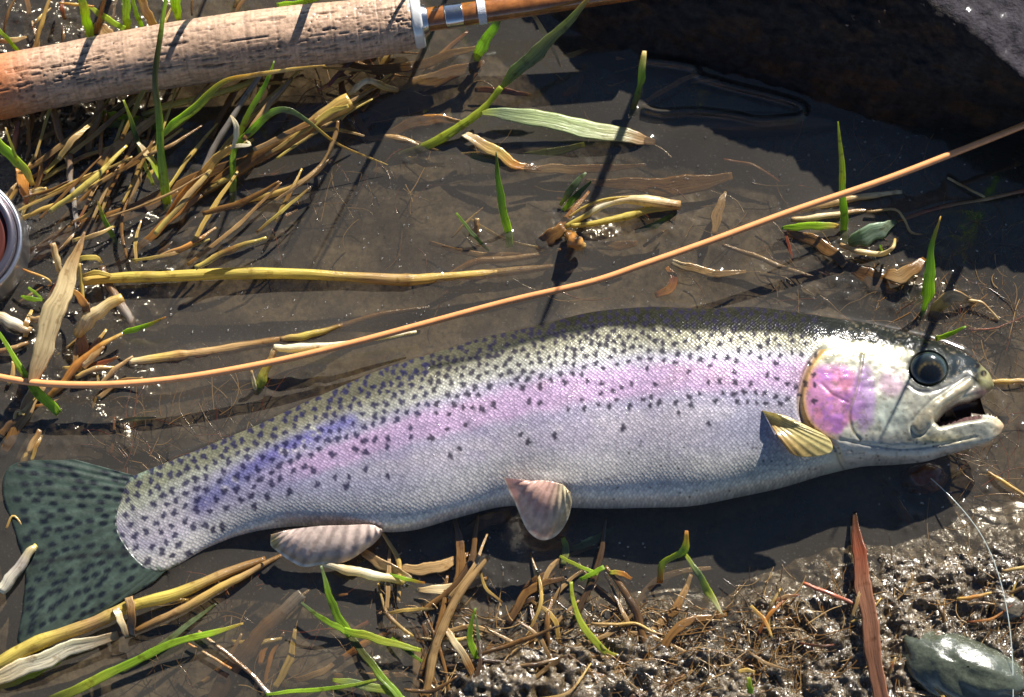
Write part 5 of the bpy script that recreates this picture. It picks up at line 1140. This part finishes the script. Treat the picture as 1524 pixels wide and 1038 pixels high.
litter(22, (1090, 850, 1524, 1045), (2, 6), 'straw', 'short straw stuck on the glinting mud bank', 'straw', 'short straws on the mud bank', [M_WET, M_STRAW], (3, 7), (25, 80), -0.4, 1.5, 900)
litter(26, (380, 80, 1090, 420), (-8, -3), 'drowned_straw', 'dim drowned straw on the bed of the pool above the fish', 'straw', 'drowned straws in the pool', [M_WET], (4, 14), (40, 140), -0.3, 0.7, 1000)
litter(16, (120, 880, 620, 1040), (-8, -3), 'drowned_straw', 'dim drowned straw on the bed below the tail', 'straw', 'drowned straws below the tail', [M_WET], (5, 14), (40, 120), -0.6, 0.7, 1100)

label_litter()
# ------------------------------------------------------------------ stuff: fine roots, grit, bubbles
def fibres(n, regions, name, cols, wr=(1.2, 2.4), lr=(20, 80), mat=M_WET, k=4):
    parts = []
    for i in range(n):
        x0, y0, x1, y1, za, zb = rs.choice(regions)
        x = rs.uniform(x0, x1); y = rs.uniform(y0, y1); z = rs.uniform(za, zb); a_ = rs.uniform(0, 2*PI); L = rs.uniform(*lr); cur = rs.uniform(-1.6, 1.6)
        pts = []; m = 5
        for j in range(m):
            pts.append((x, y, z)); x += math.cos(a_)*L/m; y += math.sin(a_)*L/m; a_ += cur/m+rs.uniform(-0.35, 0.35); z += rs.uniform(-0.6, 0.6)
        w = rs.uniform(*wr); c1 = rs.choice(cols)
        W3 = np.array([P(*p) for p in pts]); C = spline([tuple(v) for v in W3], 11)
        T = np.gradient(C, axis=0); T /= np.linalg.norm(T, axis=1)[:, None]+1e-12
        Bv = np.cross(T, [0, 0, 1.0]); Bv /= np.linalg.norm(Bv, axis=1)[:, None]+1e-9; Nn = np.cross(Bv, T)
        ang = np.linspace(0, 2*PI, k, endpoint=False); r = w*PX*0.5*np.linspace(1, 0.5, 11)
        V = C[:, None]+Bv[:, None]*(r[:, None]*np.cos(ang))[..., None]+Nn[:, None]*(r[:, None]*np.sin(ang))[..., None]
        idx = np.arange(11*k).reshape(11, k); nx = np.roll(idx, -1, 1); F = np.stack([idx[:-1], nx[:-1], nx[1:], idx[1:]], -1).reshape(-1, 4)
        parts.append((V.reshape(-1, 3), F, np.tile(np.array(c1)*rs.uniform(0.6, 1.2), (11*k, 1)), np.tile([[rs.random()*9, rs.random()]], (11*k, 1))))
    V, F, C, U = merge(parts); o = link_mesh(name, V, F, mat, col=C, uv=U)
    tag(o, {'fine_roots': 'mat of hair-fine brown roots on the mud and in the shallow water', 'pool_fibres': 'fine pale fibres drifting on the bed of the pool'}[name], 'roots'); o['kind'] = 'stuff'
fibres(1100, [(1080,860,1524,1038,1,5),(880,900,1200,1038,0,5),(620,900,960,1038,-1,4),(1300,330,1524,520,-3,0)], 'fine_roots', [TN, BR, BR, TN, DB], (1.0, 2.3), (20, 90))
fibres(420, [(420,60,1524,470,-9,-2),(180,580,420,700,-8,-2),(1100,250,1524,480,-6,-1),(380,100,620,330,-9,-2),(1380,500,1524,760,-7,-2),(200,840,640,1038,-9,-3)], 'pool_fibres', [TN, BR, TN, RB], (1.0, 2.4), (30, 130))

def blobs(n, regions, name, label, cat, cols, rr, mat, zf, flat=1.0):
    # low spheres
    nu_, nv_ = 8, 5; u = np.linspace(0, 2*PI, nu_, endpoint=False); v = np.linspace(0.05, PI-0.05, nv_); U, Vv = np.meshgrid(u, v)
    S = np.stack([np.sin(Vv)*np.cos(U), np.sin(Vv)*np.sin(U), np.cos(Vv)], -1).reshape(-1, 3)
    idx = np.arange(nu_*nv_).reshape(nv_, nu_); r_ = np.roll(idx, -1, 1); F0 = np.stack([idx[:-1], idx[1:], r_[1:], r_[:-1]], -1).reshape(-1, 4)
    pos = []; rad = []; cl = []
    for i in range(n):
        x0, y0, x1, y1 = rs.choice(regions); px_, py_ = rs.uniform(x0, x1), rs.uniform(y0, y1)
        pos.append(P(px_, py_, 0)); rad.append(rs.uniform(*rr)**1.0*PX); cl.append(np.array(rs.choice(cols))*rs.uniform(0.6, 1.2))
    pos = np.array(pos); rad = np.array(rad); pos[:, 2] = zf(pos)
    keep = pos[:, 2] > -5; pos, rad, cl = pos[keep], rad[keep], np.array(cl)[keep]; n = len(pos)
    V = (pos[:, None]+S[None]*rad[:, None, None]*np.array([1, 1, flat])).reshape(-1, 3)
    F = (F0[None]+np.arange(n)[:, None, None]*len(S)).reshape(-1, 4)
    o = link_mesh(name, V, F, mat, col=np.repeat(cl, len(S), 0)); tag(o, label, cat); o['kind'] = 'stuff'
def gz(pos):
    hh_, _, _, bk = ground_h(pos[:, 0], pos[:, 1]); return np.where(bk > 0.5, hh_*MM+0.0002, -9)
M_GRIT = mat_attr('wet_grit', 0.24, 0, 1.0, 0.3, 300., 0.6, 0.001)
blobs(700, [(1080,800,1524,1045),(880,900,1200,1045),(1290,800,1524,960)], 'wet_grit', 'glinting wet crumbs of mud covering the bank', 'grit', [(0.20,0.15,0.09),(0.26,0.20,0.12),(0.12,0.09,0.055)], (1.0, 2.4), M_GRIT, gz, 0.6)
bt = NT('bubble_film'); gl = bt.n('BsdfGlossy', i_Roughness=0.28); tp = bt.n('BsdfTransparent'); m = bt.n('MixShader', i_0=0.22, i_1=tp.outputs[0], i_2=gl.outputs[0]); bt.l(m.outputs[0], bt.out.inputs[0])
blobs(620, [(380,230,1524,470),(900,180,1524,500),(120,250,640,520),(1300,480,1524,760),(560,800,960,900)], 'water_bubbles', 'tiny bubbles and specks floating on the pool', 'bubbles', [(0.5,0.5,0.5)], (0.8, 2.6), bt.m, lambda p: np.full(len(p), 0.0002))
for o in bpy.data.objects:
    if '_org' in o: del o['_org']
